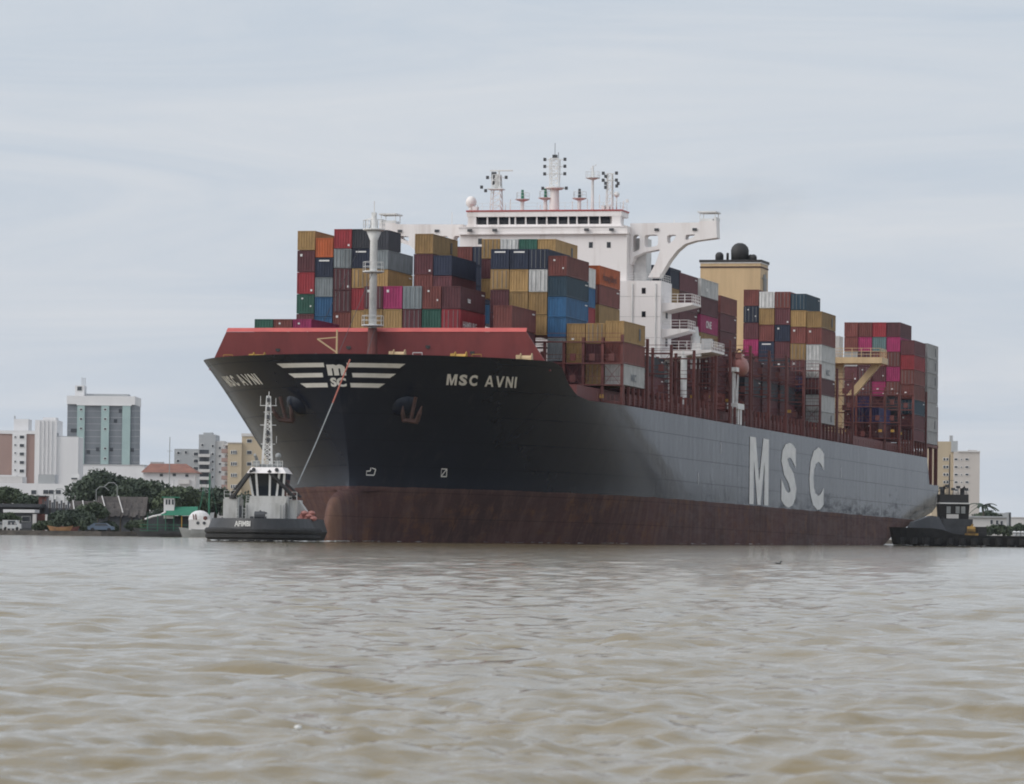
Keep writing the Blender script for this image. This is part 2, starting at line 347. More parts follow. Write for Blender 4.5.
def lerp(x, pts):
    if x <= pts[0][0]: return pts[0][1]
    for (a, b), (c, d) in zip(pts, pts[1:]):
        if x <= c: return b+(d-b)*(x-a)/(c-a)
    return pts[-1][1]
def stem(z): return lerp(z, [(-3, 12), (6.4, 9.2), (9, 9), (12, 7.8), (15, 6.2), (18, 4.4), (20, 3.2), (22.2, 1.6)])
def bulb(z): return lerp(z, [(-3, .6), (0, 0), (2.5, .4), (4.0, 1.3), (4.7, 2), (5.5, 3.6), (6.0, 5.5), (6.4, 9.2)])
def half_breadth(s, z):
    L = lerp(z, [(-3, 112), (0, 108), (8, 90), (13, 72), (18, 56), (22.2, 41)])
    n = lerp(z, [(0, 3.3), (8, 3.3), (13, 3.3), (18, 3.4), (22.2, 3.4)])
    m = lerp(z, [(0, 1.08), (8, .98), (13, .84), (18, .73), (22.2, .62)])
    t = min(1, max(0, (s-stem(z))/L)); v = 24.1*(1-(1-t)**n)**m
    if z < 6.45:
        t = min(1, max(0, (s-bulb(z))/6)); v = max(v, 1.35*math.sqrt(max(0, 1-(1-t)**2)))
    if s > 225:
        s0 = lerp(z, [(0, 230), (4, 248), (8, 274), (12, 300)]); L2 = lerp(z, [(0, 62), (4, 70), (8, 110), (12, 300)])
        if s > s0: v *= max(0, 1-((s-s0)/L2)**2)
    return v
def ztop(s): return lerp(s, [(0, 22.1), (20, 22.1), (23, 21.6), (27, 19.8), (31, 18.5), (35, 18.02), (40, 18.0), (293, 18.0), (293.05, 13.3), (306, 13.3)])
def transom(z): return lerp(z, [(-3, 286), (1, 288), (4, 300), (6, 305), (14, 305.5)])

ship = empty('container_ship', 'huge container ship with black hull, white bridge and cream funnel', 'container ship', SHIP)

def make_hull():
    taus = [(i/70)**2*.2 for i in range(70)] + [.2+.8*i/90 for i in range(91)]
    zb = [-3, -2, -1, 0, .6, 1.2, 1.9, 2.5, 3.2, 4, 4.7, 5.2, 5.7, 6.0, 6.3, 6.42, 6.6, 7.5, 8.5, 9.5, 11, 12]; ext = [(i+1)/14 for i in range(14)]
    mb = MB(); rows = []
    for side in (1, -1):
        grid = []
        for zi in list(zb)+ext:
            frac = zi if (zi in ext and len(grid) >= len(zb)) else None
            row = []
            for t in taus:
                z = zi if frac is None else 12.0
                s = 0
                for _ in range(3 if frac is not None else 1):
                    a = bulb(z) if z < 6.4 else stem(z); s = a + (transom(z)-a)*t
                    if frac is not None: z = 12 + (ztop(s)-12)*frac
                row.append(S(s, side*half_breadth(s, z), z))
            grid.append(row)
        rows.append(grid)
        n = len(taus)
        vs = [v for r in grid for v in r]; fs = []
        for i in range(len(grid)-1):
            for j in range(n-1):
                q = (i*n+j, i*n+j+1, (i+1)*n+j+1, (i+1)*n+j); fs.append(q if side == 1 else q[::-1])
        mb.add(vs, fs)
    P, Q = rows; n = len(taus); top = len(P)-1
    for i in range(top):
        mb.add([P[i][-1], Q[i][-1], Q[i+1][-1], P[i+1][-1]], [(0, 1, 2, 3)])
    # weather deck one metre under the bulwark top, closing the hull from above
    vs = []; fs = []
    for j in range(n):
        a, b = P[top][j], Q[top][j]; dz = -.9 if a[0] < 34 else -.05
        hb = half_breadth(a[0], a[2]+dz)*.985; vs += [S(a[0]+.05, hb, a[2]+dz), S(a[0]+.05, -hb, a[2]+dz)]
    for j in range(n-1): fs.append((2*j, 2*j+1, 2*j+3, 2*j+2))
    mb.add(vs, fs)
    o = mb.build('hull', 'hull', ship, smooth=True)
    me = o.data
    me.set_sharp_from_angle(angle=math.radians(40)) if hasattr(me, 'set_sharp_from_angle') else None
    return o
hull = make_hull()

# --- lettering on the hull: everything is laid on the shell by (s, z) and stands 5 cm proud
def on_shell_sz(vs, fs, s0, z0, side, name, mat='letter', parent=hull, off=.05):
    mb = MB(); out_ = []; arc = [(0, s0)]; sg = 1 if side == 1 else -1; e = .05
    while arc[-1][0] < 80:
        q = arc[-1][1]; d_ = (half_breadth(q+e, z0)-half_breadth(q-e, z0))/(2*e); arc.append((arc[-1][0]+.1, q+sg*.1/math.sqrt(1+d_*d_)))
    for x, y, _ in vs:
        s = lerp(x, arc); z = z0+y; e = .2
        bs = (half_breadth(s+e, z0)-half_breadth(s-e, z0))/(2*e); bz = (half_breadth(s, z0+e)-half_breadth(s, z0-e))/(2*e)
        s -= CT*bz/(ST+CT*bs)*y*.92 if side == 1 else bs*bz/(1+bs*bs)*y; p = half_breadth(s, z); ds = (half_breadth(s+e, z)-half_breadth(s-e, z))/(2*e); dz = (half_breadth(s, z+e)-half_breadth(s, z-e))/(2*e)
        nrm = Vector((-ds, 1, -dz)).normalized()
        out_.append(S(s+nrm.x*off, side*(p+nrm.y*off), z+nrm.z*off))
    mb.add(out_, fs); return mb.build(name, mat, parent)
def refine(vs, fs, mxl):
    import bmesh
    bm = bmesh.new(); B = [bm.verts.new(v) for v in vs]
    for f in fs:
        try: bm.faces.new([B[i] for i in f])
        except ValueError: pass
    bmesh.ops.triangulate(bm, faces=bm.faces[:])
    for _ in range(4):
        ed = [e for e in bm.edges if e.calc_length() > mxl]
        if not ed: break
        bmesh.ops.subdivide_edges(bm, edges=ed, cuts=1); bmesh.ops.triangulate(bm, faces=bm.faces[:])
    bm.verts.ensure_lookup_table(); V = [tuple(v.co) for v in bm.verts]; Fc = [tuple(v.index for v in f.verts) for f in bm.faces]; bm.free(); return V, Fc
def fit(vs, x0, x1, y0, y1):
    xs = [v[0] for v in vs]; ys = [v[1] for v in vs]; a, b, c, d = min(xs), max(xs), min(ys), max(ys)
    return [(x0+(x-a)/(b-a)*(x1-x0), y0+(y-c)/(d-c)*(y1-y0), 0) for x, y, _ in vs]
GLY = {'M': ([(0, 0), (.22, 0), (.22, .66), (.42, 0), (.58, 0), (.78, .66), (.78, 0), (1, 0), (1, 1), (.70, 1), (.5, .36), (.30, 1), (0, 1)], []),
       'A': ([(0, 0), (.22, 0), (.3, .22), (.7, .22), (.78, 0), (1, 0), (.62, 1), (.38, 1)], [[(.37, .4), (.63, .4), (.5, .78)]]),
       'V': ([(.38, 0), (.62, 0), (1, 1), (.77, 1), (.5, .28), (.23, 1), (0, 1)], []),
       'N': ([(0, 0), (.22, 0), (.22, .62), (.73, 0), (1, 0), (1, 1), (.78, 1), (.78, .38), (.27, 1), (0, 1)], []), 'I': ([(0, 0), (1, 0), (1, 1), (0, 1)], [])}
def glyph(ch):
    if ch in GLY: v, f = plate_mesh(GLY[ch][0], GLY[ch][1], 0)
    else: v, f = text_mesh(ch, 1, bold=.045)
    return fit(v, 0, 1, 0, 1), f
def word(txt, total):
    wd = {'M': 1.05, 'S': .85, 'C': .88, ' ': .42, 'A': 1, 'V': 1, 'N': .9, 'I': .24}; V = []; Fc = []; x = 0
    for ch in txt:
        if ch != ' ':
            v, f = glyph(ch); o = len(V); V += [(x+a*wd[ch], b, 0) for a, b, _ in v]; Fc += [tuple(i+o for i in q) for q in f]
        x += wd[ch]+.22
    k = total/(x-.22); return [(a*k, b, 0) for a, b, _ in V], Fc
for ch, a, b in (('M', 130.6, 144.8), ('S', 154.6, 166.8), ('C', 177.4, 189.8)):
    v, f = glyph(ch); v, f = refine([(x*(b-a), y*9.7, 0) for x, y, _ in v], f, 3)
    on_shell_sz(v, f, a, 6.95, 1, 'lettering')
for side in (1, -1):
    v, f = word('MSC AVNI' if side == 1 else 'MSC AVNI', 10.4); v, f = refine([(x, y*1.25, 0) for x, y, _ in v], f, .4)
    if side == 1: on_shell_sz(v, f, 10.2, 18.85, 1, 'ship_name')
    else: on_shell_sz(v, f, 17.8, 18.85, -1, 'ship_name')

def on_bow(vs, fs, name, mat='letter', off=.06):
    """(p, z) laid on the bow from ahead"""
    mb = MB(); o_ = []
    for p, z, _ in vs:
        a, b = stem(z), stem(z)+40; pp = max(abs(p), .001)
        for _ in range(40):
            m_ = (a+b)/2
            if half_breadth(m_, z) < pp: a = m_
            else: b = m_
        o_.append(S(a-off, p*1.004, z+off*.3))
    mb.add(o_, fs); return mb.build(name, mat, hull)
emb = [(7.9, 1.4, 20.55, 21.05), (6.6, 1.8, 19.4, 19.9), (5.2, 1.4, 18.25, 18.75)]
for outer, inner, z0, z1 in emb:
    for sg in (-1, 1):
        vs = []; fs = []
        for i in range(25):
            t = i/24
            for zz, sl in ((z0, .0), (z1, .75)):
                p = inner+(outer-.75-inner+sl)*t; vs.append((sg*p, zz, 0))
        for i in range(24): fs.append((2*i, 2*i+1, 2*i+3, 2*i+2))
        on_bow(vs, fs, 'bow_stripe')
v, f = text_mesh('m', 1, bold=.06); v, f = refine(fit(v, -1.12, 1.12, 19.6, 20.85), f, .3); on_bow(v, f, 'emblem_letter')
v, f = text_mesh('SC', 1, bold=.05); v, f = refine(fit(v, -.95, .98, 18.3, 19.35), f, .3); on_bow(v, f, 'emblem_letter')
# bulb mark and thruster mark, draught figures
def mark(lines, s0, z0, wd, name):
    mb = []
    vs = []; fs = []
    for (a, b), (c, d) in lines:
        A, B = Vector((a, b)), Vector((c, d)); n_ = (B-A).normalized(); n_ = Vector((-n_.y, n_.x))*wd/2; k = len(vs)
        for q in (A-n_, A+n_, B+n_, B-n_): vs.append((q.x, q.y, 0))
        fs.append((k, k+1, k+2, k+3))
    v2, f2 = refine(vs, fs, .5); on_shell_sz(v2, f2, s0, z0, 1, name)
mark([((0, 0), (1.1, 0)), ((1.1, 0), (1.3, .7)), ((1.3, .7), (.6, .9)), ((.6, .9), (.55, .5)), ((.55, .5), (0, .45)), ((0, .45), (0, 0))], 10.8, 8.1, .12, 'bulb_mark')
mark([((0, 0), (.9, 0)), ((.9, 0), (.9, .9)), ((.9, .9), (0, .9)), ((0, .9), (0, 0)), ((0, 0), (.9, .9))], 19.6, 8.2, .13, 'thruster_mark')
for s_, z0 in ((110, 13.6), (205, 12.4), (95, 9)):
    mark([((0, 0), (0, 1.6))], s_, z0, .3, 'tug_mark')

# bow details
for sg, nm in ((1, 'port'), (-1, 'star')):
    s0, z0 = 9.0, 16.9; p0 = half_breadth(s0, z0)
    mb = MB(); mb.ball(S(s0+1.0, sg*(p0-1.2), z0), 2.0, 20, (1, 1, .95)); mb.build('anchor_bolster', 'hull', ship, smooth=True)
    mb = MB()                                                        # stockless anchor: shank, crown and two flukes
    c = Vector(S(s0-.9, sg*(p0+.9), z0-.2)); d = Vector(S(.15, sg*-.25, -1)).normalized()
    mb.bar(c+d*-.6, c+d*2.3, .22, 6); mb.bar(c+d*2.3+Vector((-.2, .9, .1)), c+d*2.3+Vector((.2, -.9, -.1)), .3, 6)
    for q in (.8, -.8):
        e = c+d*2.3+Vector((0, q, 0)); mb.tube([e, e-d*.9+Vector((-.5, q*.3, 0)), e-d*1.8+Vector((-.6, q*.45, 0))], [.3, .26, .06], 6)
    mb.build('anchor', 'anchor', ship)
mb = MB()                                                            # raked breakwater, leaning forward at the top
wb, wt, zb_, zt_ = 21.6, 18.9, 21.0, 25.6
fr = [S(20.9, -wb, zb_), S(20.9, wb, zb_), S(19.3, wt, zt_), S(19.3, -wt, zt_)]
mb.prism(fr, (0, 0, 0), (.25, 0, 0))
for i in range(-8, 9): mb.prism([S(21.15, i*2.3-.1, zb_), S(19.6, i*2.3-.1, zt_-.1), S(22.2, i*2.3-.1, zb_)], (0, 0, 0), (0, .2, 0))
bw = mb.build('breakwater', 'breakred', ship)
mb = MB(); mb.prism([S(19.22, -wt, zt_+.02), S(19.22, wt, zt_+.02), S(19.75, wt-.05, zt_+.52), S(19.75, -wt+.05, zt_+.52)], (0, 0, 0), (.12, 0, .0)); mb.build('breakwater_cap', 'skylitred', bw)
mb = MB()
for p_, z_ in ((-12.5, 23.5), (-3.5, 23.8), (-9, 22.6), (6.5, 23.9), (12, 23.2)):
    s_ = 20.9-1.6*(z_-zb_)/(zt_-zb_); mb.tube([S(s_-.04, p_, z_), S(s_+.1, p_, z_)], .3, 12)
mb.build('drain_hole', 'black', bw)

mb = MB(); jp = S(3.2, 0, 21.2)
mb.tube([jp, S(3.2, 0, 25.0)], [.14, .1], 6); mb.bar(S(3.2, 0, 24.1), S(3.2, -2.4, 23.9), .09); mb.bar(S(3.2, -2.4, 23.9), S(3.2, 0, 22.3), .11); mb.bar(S(3.2, -.1, 22.3), S(3.2, 1.0, 21.5), .08); mb.bar(S(3.2, -1.6, 21.3), S(3.2, -.3, 22.2), .08)
mb.build('jackstaff', 'cream', ship)
rng = random.Random(3)
def fitting(kind, s_, p_, z_, mat):
    mb = MB(); c = S(s_, p_, z_)
    if kind == 'winch':
        mb.tube([(c[0], c[1]-.9, c[2]+.7), (c[0], c[1]+.9, c[2]+.7)], .45, 10); mb.tube([(c[0], c[1]-1.0, c[2]+.7), (c[0], c[1]-.9, c[2]+.7)], .75, 10); mb.tube([(c[0], c[1]+.9, c[2]+.7), (c[0], c[1]+1.0, c[2]+.7)], .75, 10); mb.box(c[0]-.5, c[0]+.5, c[1]+1.0, c[1]+1.7, c[2], c[2]+1.2)
    elif kind == 'roller':
        mb.lathe([(.35, 0), (.2, .25), (.22, .5), (.36, .6), (.1, .7)], c, 10); mb.lathe([(.35, 0), (.2, .25), (.22, .5), (.36, .6), (.1, .7)], (c[0]+.5, c[1]+.6, c[2]), 10); mb.box(c[0]-.4, c[0]+.9, c[1]-.4, c[1]+1.0, c[2]-.3, c[2])
    else:
        mb.bar(c, (c[0], c[1], c[2]+1.1), .05); mb.bar((c[0], c[1]+1.6, c[2]), (c[0], c[1]+1.6, c[2]+1.1), .05); mb.bar((c[0], c[1], c[2]+1.1), (c[0], c[1]+1.6, c[2]+1.1), .05); mb.bar((c[0], c[1], c[2]+.6), (c[0], c[1]+1.6, c[2]+.6), .05)
    mb.v = [(c[0]+(a-c[0])*.72, c[1]+(b-c[1])*.72, c[2]+(d-c[2])*.95) for a, b, d in mb.v]; return mb.build({'winch': 'mooring_winch', 'roller': 'roller_fairlead', 'rail': 'platform_rail'}[kind], mat, ship)
for k_, s_, p_, m_ in (('winch', 16, -14, 'yellow'), ('roller', 15.5, -16.6, 'whitetrim'), ('roller', 14, -12.5, 'whitetrim'), ('rail', 16, -17.5, 'yellow'), ('roller', 5, -3.2, 'whitetrim'), ('roller', 6, 4.2, 'whitetrim'), ('winch', 9, 6.2, 'cream'),
                      ('roller', 11, 8.6, 'whitetrim'), ('winch', 14, 12.6, 'yellow'), ('roller', 13.5, 10.6, 'whitetrim'), ('rail', 14, 15.2, 'yellow'), ('roller', 15, 16.4, 'whitetrim'), ('winch', 17.5, 20.0, 'cream'), ('rail', 10, 8.8, 'whitetrim'), ('roller', 16.5, 18.6, 'grey')):
    fitting(k_, s_, p_*.97, 21.6, m_)

# foremast
mb = MB(); mb.tube([S(18.2, 0, 21.2), S(18.2, 0, 26.0)], [.7, .55], 12); fm = mb.build('foremast', 'lash', ship)  # dark red mast foot: shading before the breakwater put into its colour
mb = MB(); mb.tube([S(18.2, 0, 26.0), S(18.2, 0, 36.6), S(18.2, 0, 37.7)], [.47, .45, .9], 16); mb.build('mast_pole', 'whitetrim', fm, smooth=True)
mb = MB()
for z_, r_ in ((26.4, 1.35), (32.9, 1.3), (38.0, 1.35)):
    c = S(18.2, 0, z_); mb.lathe([(r_*.8, -.22), (r_, -.12), (r_, 0)], c, 16)
    ring = [(c[0]+r_*.95*math.cos(2*math.pi*k/10), c[1]+r_*.95*math.sin(2*math.pi*k/10), z_) for k in range(11)]
    mb.rail(ring, 1.1, .04, 1.0, 2)
mb.build('mast_platform', 'whitetrim', fm)
mb = MB(); mb.tube([S(18.2, 0, 38), S(18.2, 0, 39.7)], [.45, .3], 10); mb.bar(S(18.2, 0, 39.7), S(18.2, 0, 41.4), .07); mb.bar(S(18.2, -1.3, 39.1), S(18.2, -.3, 39.3), .08); mb.bar(S(18.2, -.8, 38), S(18.2, -.8, 39.1), .06); mb.box(17.9, 18.5, -.25, .25, 39.6, 40.0)
mb.build('mast_lamp', 'whitetrim', fm)
mb = MB(); mb.bar(S(18.2, 0, 33), S(4, 0, 22.3), .035); mb.bar(S(18.2, .3, 26), S(7, 2.6, 22.3), .03); mb.bar(S(18.5, -.5, 38.5), S(64.5, -22.8, 24), .03); mb.build('stay', 'darkgrey', fm)

# ------------------------------------------------------------------ deck: coamings, side posts, lashing frames
mb = MB(); mb.box(36, 292, -21.2, 21.2, 18.0, 20.0); mb.build('hatch_coaming', 'deckred', ship)
mb = MB(); mb.rail([S(36, 23.8, 18), S(292, 23.8, 18)], 1.1, .045, 2.4, 3); mb.build('deck_railing', 'lash', ship)
def lashing(s_, top, p0=-24.0, p1=24.0, plat=None):
    mb = MB(); n = 19; rr = random.Random(int(s_*10))
    for i in range(n+1):
        p = -23.94+2.52*i
        if p < p0-.1 or p > p1+.1: continue
        mb.box(s_-.22, s_+.22, -p-.17, -p+.17, 18.0, top+(.9 if i in (0, n) else rr.choice((.0, .5))))
    z = 20.55; lv = []
    while z <= top+.1: lv.append(z); z += 2.72
    for z in lv:
        mb.box(s_-.42, s_+.42, -p1, -p0, z-.12, z+.04); mb.bar(S(s_-.42, p0, z+1.05), S(s_-.42, p1, z+1.05), .045); mb.bar(S(s_-.42, p0, z+.55), S(s_-.42, p1, z+.55), .035)
    for i in range(n):                                              # crossed lashing rods, reefer boxes, lamps
        p = -23.94+2.52*i
        if p < p0-.1 or p+2.52 > p1+.1: continue
        for j, z in enumerate(lv[:-1]):
            if rr.random() < .75:
                mb.bar(S(s_-.12, p+.25, z+.1), S(s_-.12, p+2.27, z+2.5), .035); mb.bar(S(s_-.12, p+2.27, z+.1), S(s_-.12, p+.25, z+2.5), .035)
            if rr.random() < .3: mb.box(s_-.5, s_-.2, -(p+.9), -(p+1.6), z+.3, z+1.2)
        mb.box(s_-.1, s_+.1, -p-2.35, -p-.17, 18.0, 18.5)
    o = mb.build('lashing_frame', 'lash', ship)
    for i in range(n):
        p = -23.94+2.52*i
        if p < p0-.1 or p+2.52 > p1+.1: continue
        if rr.random() < .55: mb = MB(); mb.box(s_-.62, s_-.46, -(p+1.1), -(p+1.4), lv[-1]+.2, lv[-1]+.4); mb.build('frame_lamp', 'whitetrim', o)
    if rr.random() < .9:
        for _ in range(5):
            p = rr.uniform(max(p0, 4), p1-1); z = rr.choice(lv[:2])-1.7; mb = MB()
            mb.box(s_-.7, s_-.45, -p-.3, -p+.3, z, z+.45); mb.build('twistlock_bin', 'yellow', o)
    return o
FR = [(48.9, 26.0), (63.4, 26.2), (77.9, 26.2), (92.4, 26.2), (107, 26.2), (116.8, 28.8), (131.3, 28.8), (145.3, 28.8), (158.8, 28.8), (172.9, 28.8), (187, 28.8), (201.6, 28.8), (216, 28.8), (262.6, 28.8), (277, 28.8), (291.4, 28.8)]
for s_, t_ in FR: lashing(s_, t_, -24 if s_ < 80 else 3.7)
mb = MB()
for s0 in (50, 64.5, 79, 93.5, 118, 132.5, 146.5, 160, 174, 188, 203, 263.8, 278):   # pedestals under the outboard stacks
    for ds in (.3, 3.2, 6.1, 9.0, 11.9):
        mb = MB(); mb.box(s0+ds-.16, s0+ds+.16, -23.95, -23.6, 18.0, 20.5); mb.build('pedestal', 'lash', ship)
mb = MB()
for s_ in (293.4, 299, 305):
    for p in (23.6, 18.6, 13.6): mb.box(s_-.35, s_+.35, -p-.3, -p+.3, 12.8, 20.5)
mb.box(293, 306, -23.9, 0, 20.0, 20.5); mb.box(304.9, 305.4, -23.9, -23.4, 13, 27.5); mb.box(299, 299.6, -23, -3, 13.2, 17)
mb.build('stern_platform', 'lash', ship)
mb = MB(); mb.box(294, 298.5, -22.6, -18, 15.6, 19.2); mb.build('stern_store', 'cream', ship)

# ------------------------------------------------------------------ deckhouse, bridge wings, masts
mb = MB(); mb.box(102, 109, -17.1, 17.1, 18.0, 37.2); mb.box(103, 108.4, -12, 12, 37.2, 43.8); house = mb.build('deckhouse', 'white', ship)
mb = MB(); mb.box(102.6, 108.6, -12.1, 12.1, 43.8, 44.85); mb.box(102.45, 102.6, -12.2, 12.2, 43.75, 43.95); mb.box(102.5, 102.62, -12.12, 12.12, 44.72, 44.86); mb.build('bridge_bulwark', 'white', house)
mb = MB(); zr = 47.0
mb.box(103.2, 107.6, -11.1, 11.1, 44.85, 45.2)
mb.box(103.2, 107.6, -11.1, 11.1, 46.28, zr); mb.box(104, 107.3, -10.5, 10.5, 45.2, 46.28)
ws = [-9.64, -8.08, -6.5, -4.9, -4.05, -2.55, -.96, .47, 2.06, 3.57, 4.8, 6.46, 8.05, 9.6]
for q in (-10.95, 9.75): mb.box(103.25, 104.2, -q-1.2, -q, 45.2, 46.28)
for q in ws[1:-1]: mb.box(103.45, 103.75, -q+.02, -q+.2, 45.2, 46.28)
wheel = mb.build('wheelhouse', 'white', house)
for i, p in enumerate(ws[:-1]):
    wd = ws[i+1]-p-.22
    mb = MB(); mb.prism([S(103.9, p, 45.22), S(103.9, p+wd, 45.22), S(103.5, p+wd, 46.26), S(103.5, p, 46.26)], (0, 0, 0), (.08, 0, 0)); mb.build('window', 'glass', wheel)
mb = MB(); mb.box(103.1, 107.7, -11.2, 11.2, zr, zr+.2); mb.build('roof_edge', 'redline', wheel)
mb = MB(); mb.rail([S(103.4, -10.9, zr+.2), S(103.4, 10.9, zr+.2), S(107.5, 10.9, zr+.2)], 1.0, .03, 1.9, 2); mb.build('roof_railing', 'whitetrim', wheel)
for x, y, s_ in ((592, 244.5, 103), (610, 244.5, 103), (645, 290.5, 102), (645, 314, 102), (481, 241, 103)):
    p, z = pz(x, y, s_); mb = MB(); mb.box(s_-.03, s_+.05, -p-.28, -p+.28, z-.4, z+.4); fr_ = mb.build('porthole', 'glass', house)
for x in (471, 496, 588, 613):
    p, z = pz(x, 230, 102.4); mb = MB(); mb.box(102.0, 102.44, -p-.3, -p+.3, 44.15, 44.5); mb.build('floodlight', 'darkgrey', house)
# wing: one plate with openings, worked in (p, z)
ol = [(626, 223.6), (702, 222.6), (703, 221.2), (719.5, 220.8), (720.2, 238), (698.4, 241), (688, 244.3), (680, 251), (673, 260), (668, 268.4), (662.5, 277.6), (651.5, 277.6), (659, 263), (663.3, 251), (662.5, 249.5), (648, 252.3), (637, 257), (628.5, 263.5), (626, 265)]
hl = [[(636.3, 235), (643, 235), (643, 249.6), (640, 251), (636.3, 252.8)], [(647.8, 235), (661.5, 234.8), (661.3, 246), (648, 248.2)], [(670, 235.2), (680.2, 234.8), (677, 240.5), (671, 245)], [(688.6, 234.9), (698.6, 234.5), (697, 237), (690.8, 240), (688.6, 240)]]
SW = 106.0
OL = [pz(x, y, SW) for x, y in ol]; HL = [rounded([pz(x, y, SW) for x, y in h_], .45) for h_ in hl]
OL[0] = (12.03, OL[0][1]); OL[-1] = (12.03, OL[-1][1]); OL[-2] = (12.3, OL[-2][1])
for sg in (1, -1):
    v, f = plate_mesh([(sg*a, b) for a, b in OL], [[(sg*a, b) for a, b in h_] for h_ in HL], 1.1)
    mb = MB(); mb.add([S(SW-.2+c, a, b) for a, b, c in v], f); wing = mb.build('bridge_wing', 'white', house)
    mb = MB(); tp, tz = OL[3]
    mb.box(SW-1.6, SW+1.6, -sg*(tp-2.6), -sg*(tp+.05), tz+1.12, tz+1.3); mb.box(SW-1.2, SW+1.2, -sg*(tp-2.2), -sg*(tp-.5), tz-.01, tz+.3)
    for a in (.2, 2.3):
        for b in (-1.2, 1.2): mb.bar(S(SW+b, sg*(tp-a), tz), S(SW+b, sg*(tp-a), tz+1.12), .06)
    mb.box(SW-1.3, SW+1.3, -sg*(tp-.35), -sg*(tp+.0), tz, tz+.5)
    mb.build('wing_shelter', 'whitetrim', wing)
    for fp in (15.8, 21.2):
        mb = MB(); mb.box(SW-1.5, SW-1.15, -sg*fp-.3, -sg*fp+.3, 44.3, 44.65); mb.build('floodlight', 'darkgrey', wing)
# stair tower and balconies on the port side aft
mb = MB(); mb.box(107.3, 110.5, -13.8, -12.05, 37.2, 43.5); mb.build('stair_tower', 'whitetrim', house)
for x0, y0, s0, s1, pe in ((672, 303, 102.8, 108.5, 21.4), (672, 329, 102.8, 107.5, 20.9), (690, 350, 102.8, 111.5, 24.2)):
    z = pz(x0, y0, 104)[1]; pi_ = 17.12
    mb = MB(); mb.prism([S(s0, pi_, z-1.25), S(s0, pi_, z), S(s0, pe, z), S(s0, pe, z-.3)], (0, 0, 0), (s1-s0, 0, 0)); mb.rail([S(s0+.08, pi_+.1, z), S(s0+.08, pe-.08, z), S(s1-.08, pe-.08, z)], 1.2, .05, 1.1, 3); mb.build('balcony', 'white', house)
for z in (24.2, 28.3, 32.2):
    mb = MB(); mb.box(105.3, 106.3, -17.18, -17.09, z, z+2.0); mb.build('door', 'darkgrey', house)
mb = MB(); mb.tube([S(103.2, 20.2, 20), S(103.2, 20.2, 27.5)], .45, 10); mb.box(102.9, 103.6, -22.6, -21.4, 26.8, 28.6); mb.build('vent_post', 'whitetrim', house)
for p_ in (4.5, -14.6):
    mb = MB()
    for q in (-.22, .22): mb.bar(S(101.9, p_+q, 27), S(101.9, p_+q, 37), .03)
    for k in range(24): mb.bar(S(101.9, p_-.22, 27.2+k*.42), S(101.9, p_+.22, 27.2+k*.42), .025)
    mb.build('ladder', 'grey', house)
for p_ in (16.4, 13.1):
    mb = MB(); mb.tube([S(101.88, p_, 20), S(101.88, p_, 36.8)], .09, 6); mb.build('drain_pipe', 'whitetrim', house)
for z in (23.5, 26.4, 29.3, 32.2, 35.0):
    mb = MB(); mb.box(101.975, 102, -17.05, 17.05, z, z+.07); mb.build('deck_seam', 'conc', house)
mb = MB(); mb.box(109.1, 111.3, -16.6, -12.5, 18, 36.6); hs2 = mb.build('aft_casing', 'white', house)
for z in (24.0, 28.2, 31.6):
    mb = MB(); mb.box(109.6, 110.7, -16.68, -16.55, z, z+2.0); mb.build('door', 'darkgrey', hs2)
mb = MB(); mb.tube([S(114.5, 19.4, 25.6), S(114.5, 19.4, 30.2)], .7, 12); mb.tube([S(114.5, 19.4, 30.2), S(114.5, 19.4, 31.5)], [.5, .35], 10); mb.box(115.6, 117, -21.4, -20.0, 28.0, 29.9); mb.build('vent_trunk', 'whitetrim', house)
mb = MB(); mb.rail([S(102.2, 12.4, 37.2), S(102.2, 16.9, 37.2)], 1.0, .04, 1.2, 3); mb.rail([S(102.2, 16.9, 37.2), S(109, 16.9, 37.2)], 1.0, .04, 1.2, 3); mb.build('house_railing', 'whitetrim', house)

def rp_(x): return (x-549.4)/6.94
def rz_(x, y): return 1.3 + (533+.0115*(x-512)-y)*.1396 + .88
zr2 = zr+.22
def roof_tower(x, ytop, w0, w1, lat=True):
    mb = MB(); p = rp_(x); zt = rz_(x, ytop); s_ = 106
    if lat:
        for a in (-1, 1):
            for b in (-1, 1): mb.bar(S(s_+b*w0, p+a*w0, zr2), S(s_+b*w1, p+a*w1, zt), .09)
        k = int((zt-zr2)/.75)
        for i in range(k):
            t0, t1 = i/k, (i+1)/k; q0 = w0+(w1-w0)*t0; q1 = w0+(w1-w0)*t1; z0 = zr2+(zt-zr2)*t0; z1 = zr2+(zt-zr2)*t1
            mb.bar(S(s_-q0, p-q0, z0), S(s_-q1, p+q1, z1), .06); mb.bar(S(s_-q1, p-q1, z1), S(s_-q1, p+q1, z1), .06); mb.bar(S(s_+q0, p+q0, z0), S(s_-q1, p+q1, z1), .06)
    else: mb.tube([S(s_, p, zr2), S(s_, p, zt)], [w0, w1], 10)
    return mb, p, zt, s_
def lamp(mb, c): mb.box(c[0]-.16, c[0]+.16, c[1]-.18, c[1]+.18, c[2]-.22, c[2]+.22)
def arms(p, s_, z, w_, host):
    mb = MB(); mb.bar(S(s_, p-w_, z), S(s_, p+w_, z), .06); mb.build('yard', 'whitetrim', host)
    for q_ in (-w_, w_): mb = MB(); lamp(mb, S(s_, p+q_, z+.05)); mb.build('signal_lamp', 'darkgrey', host)
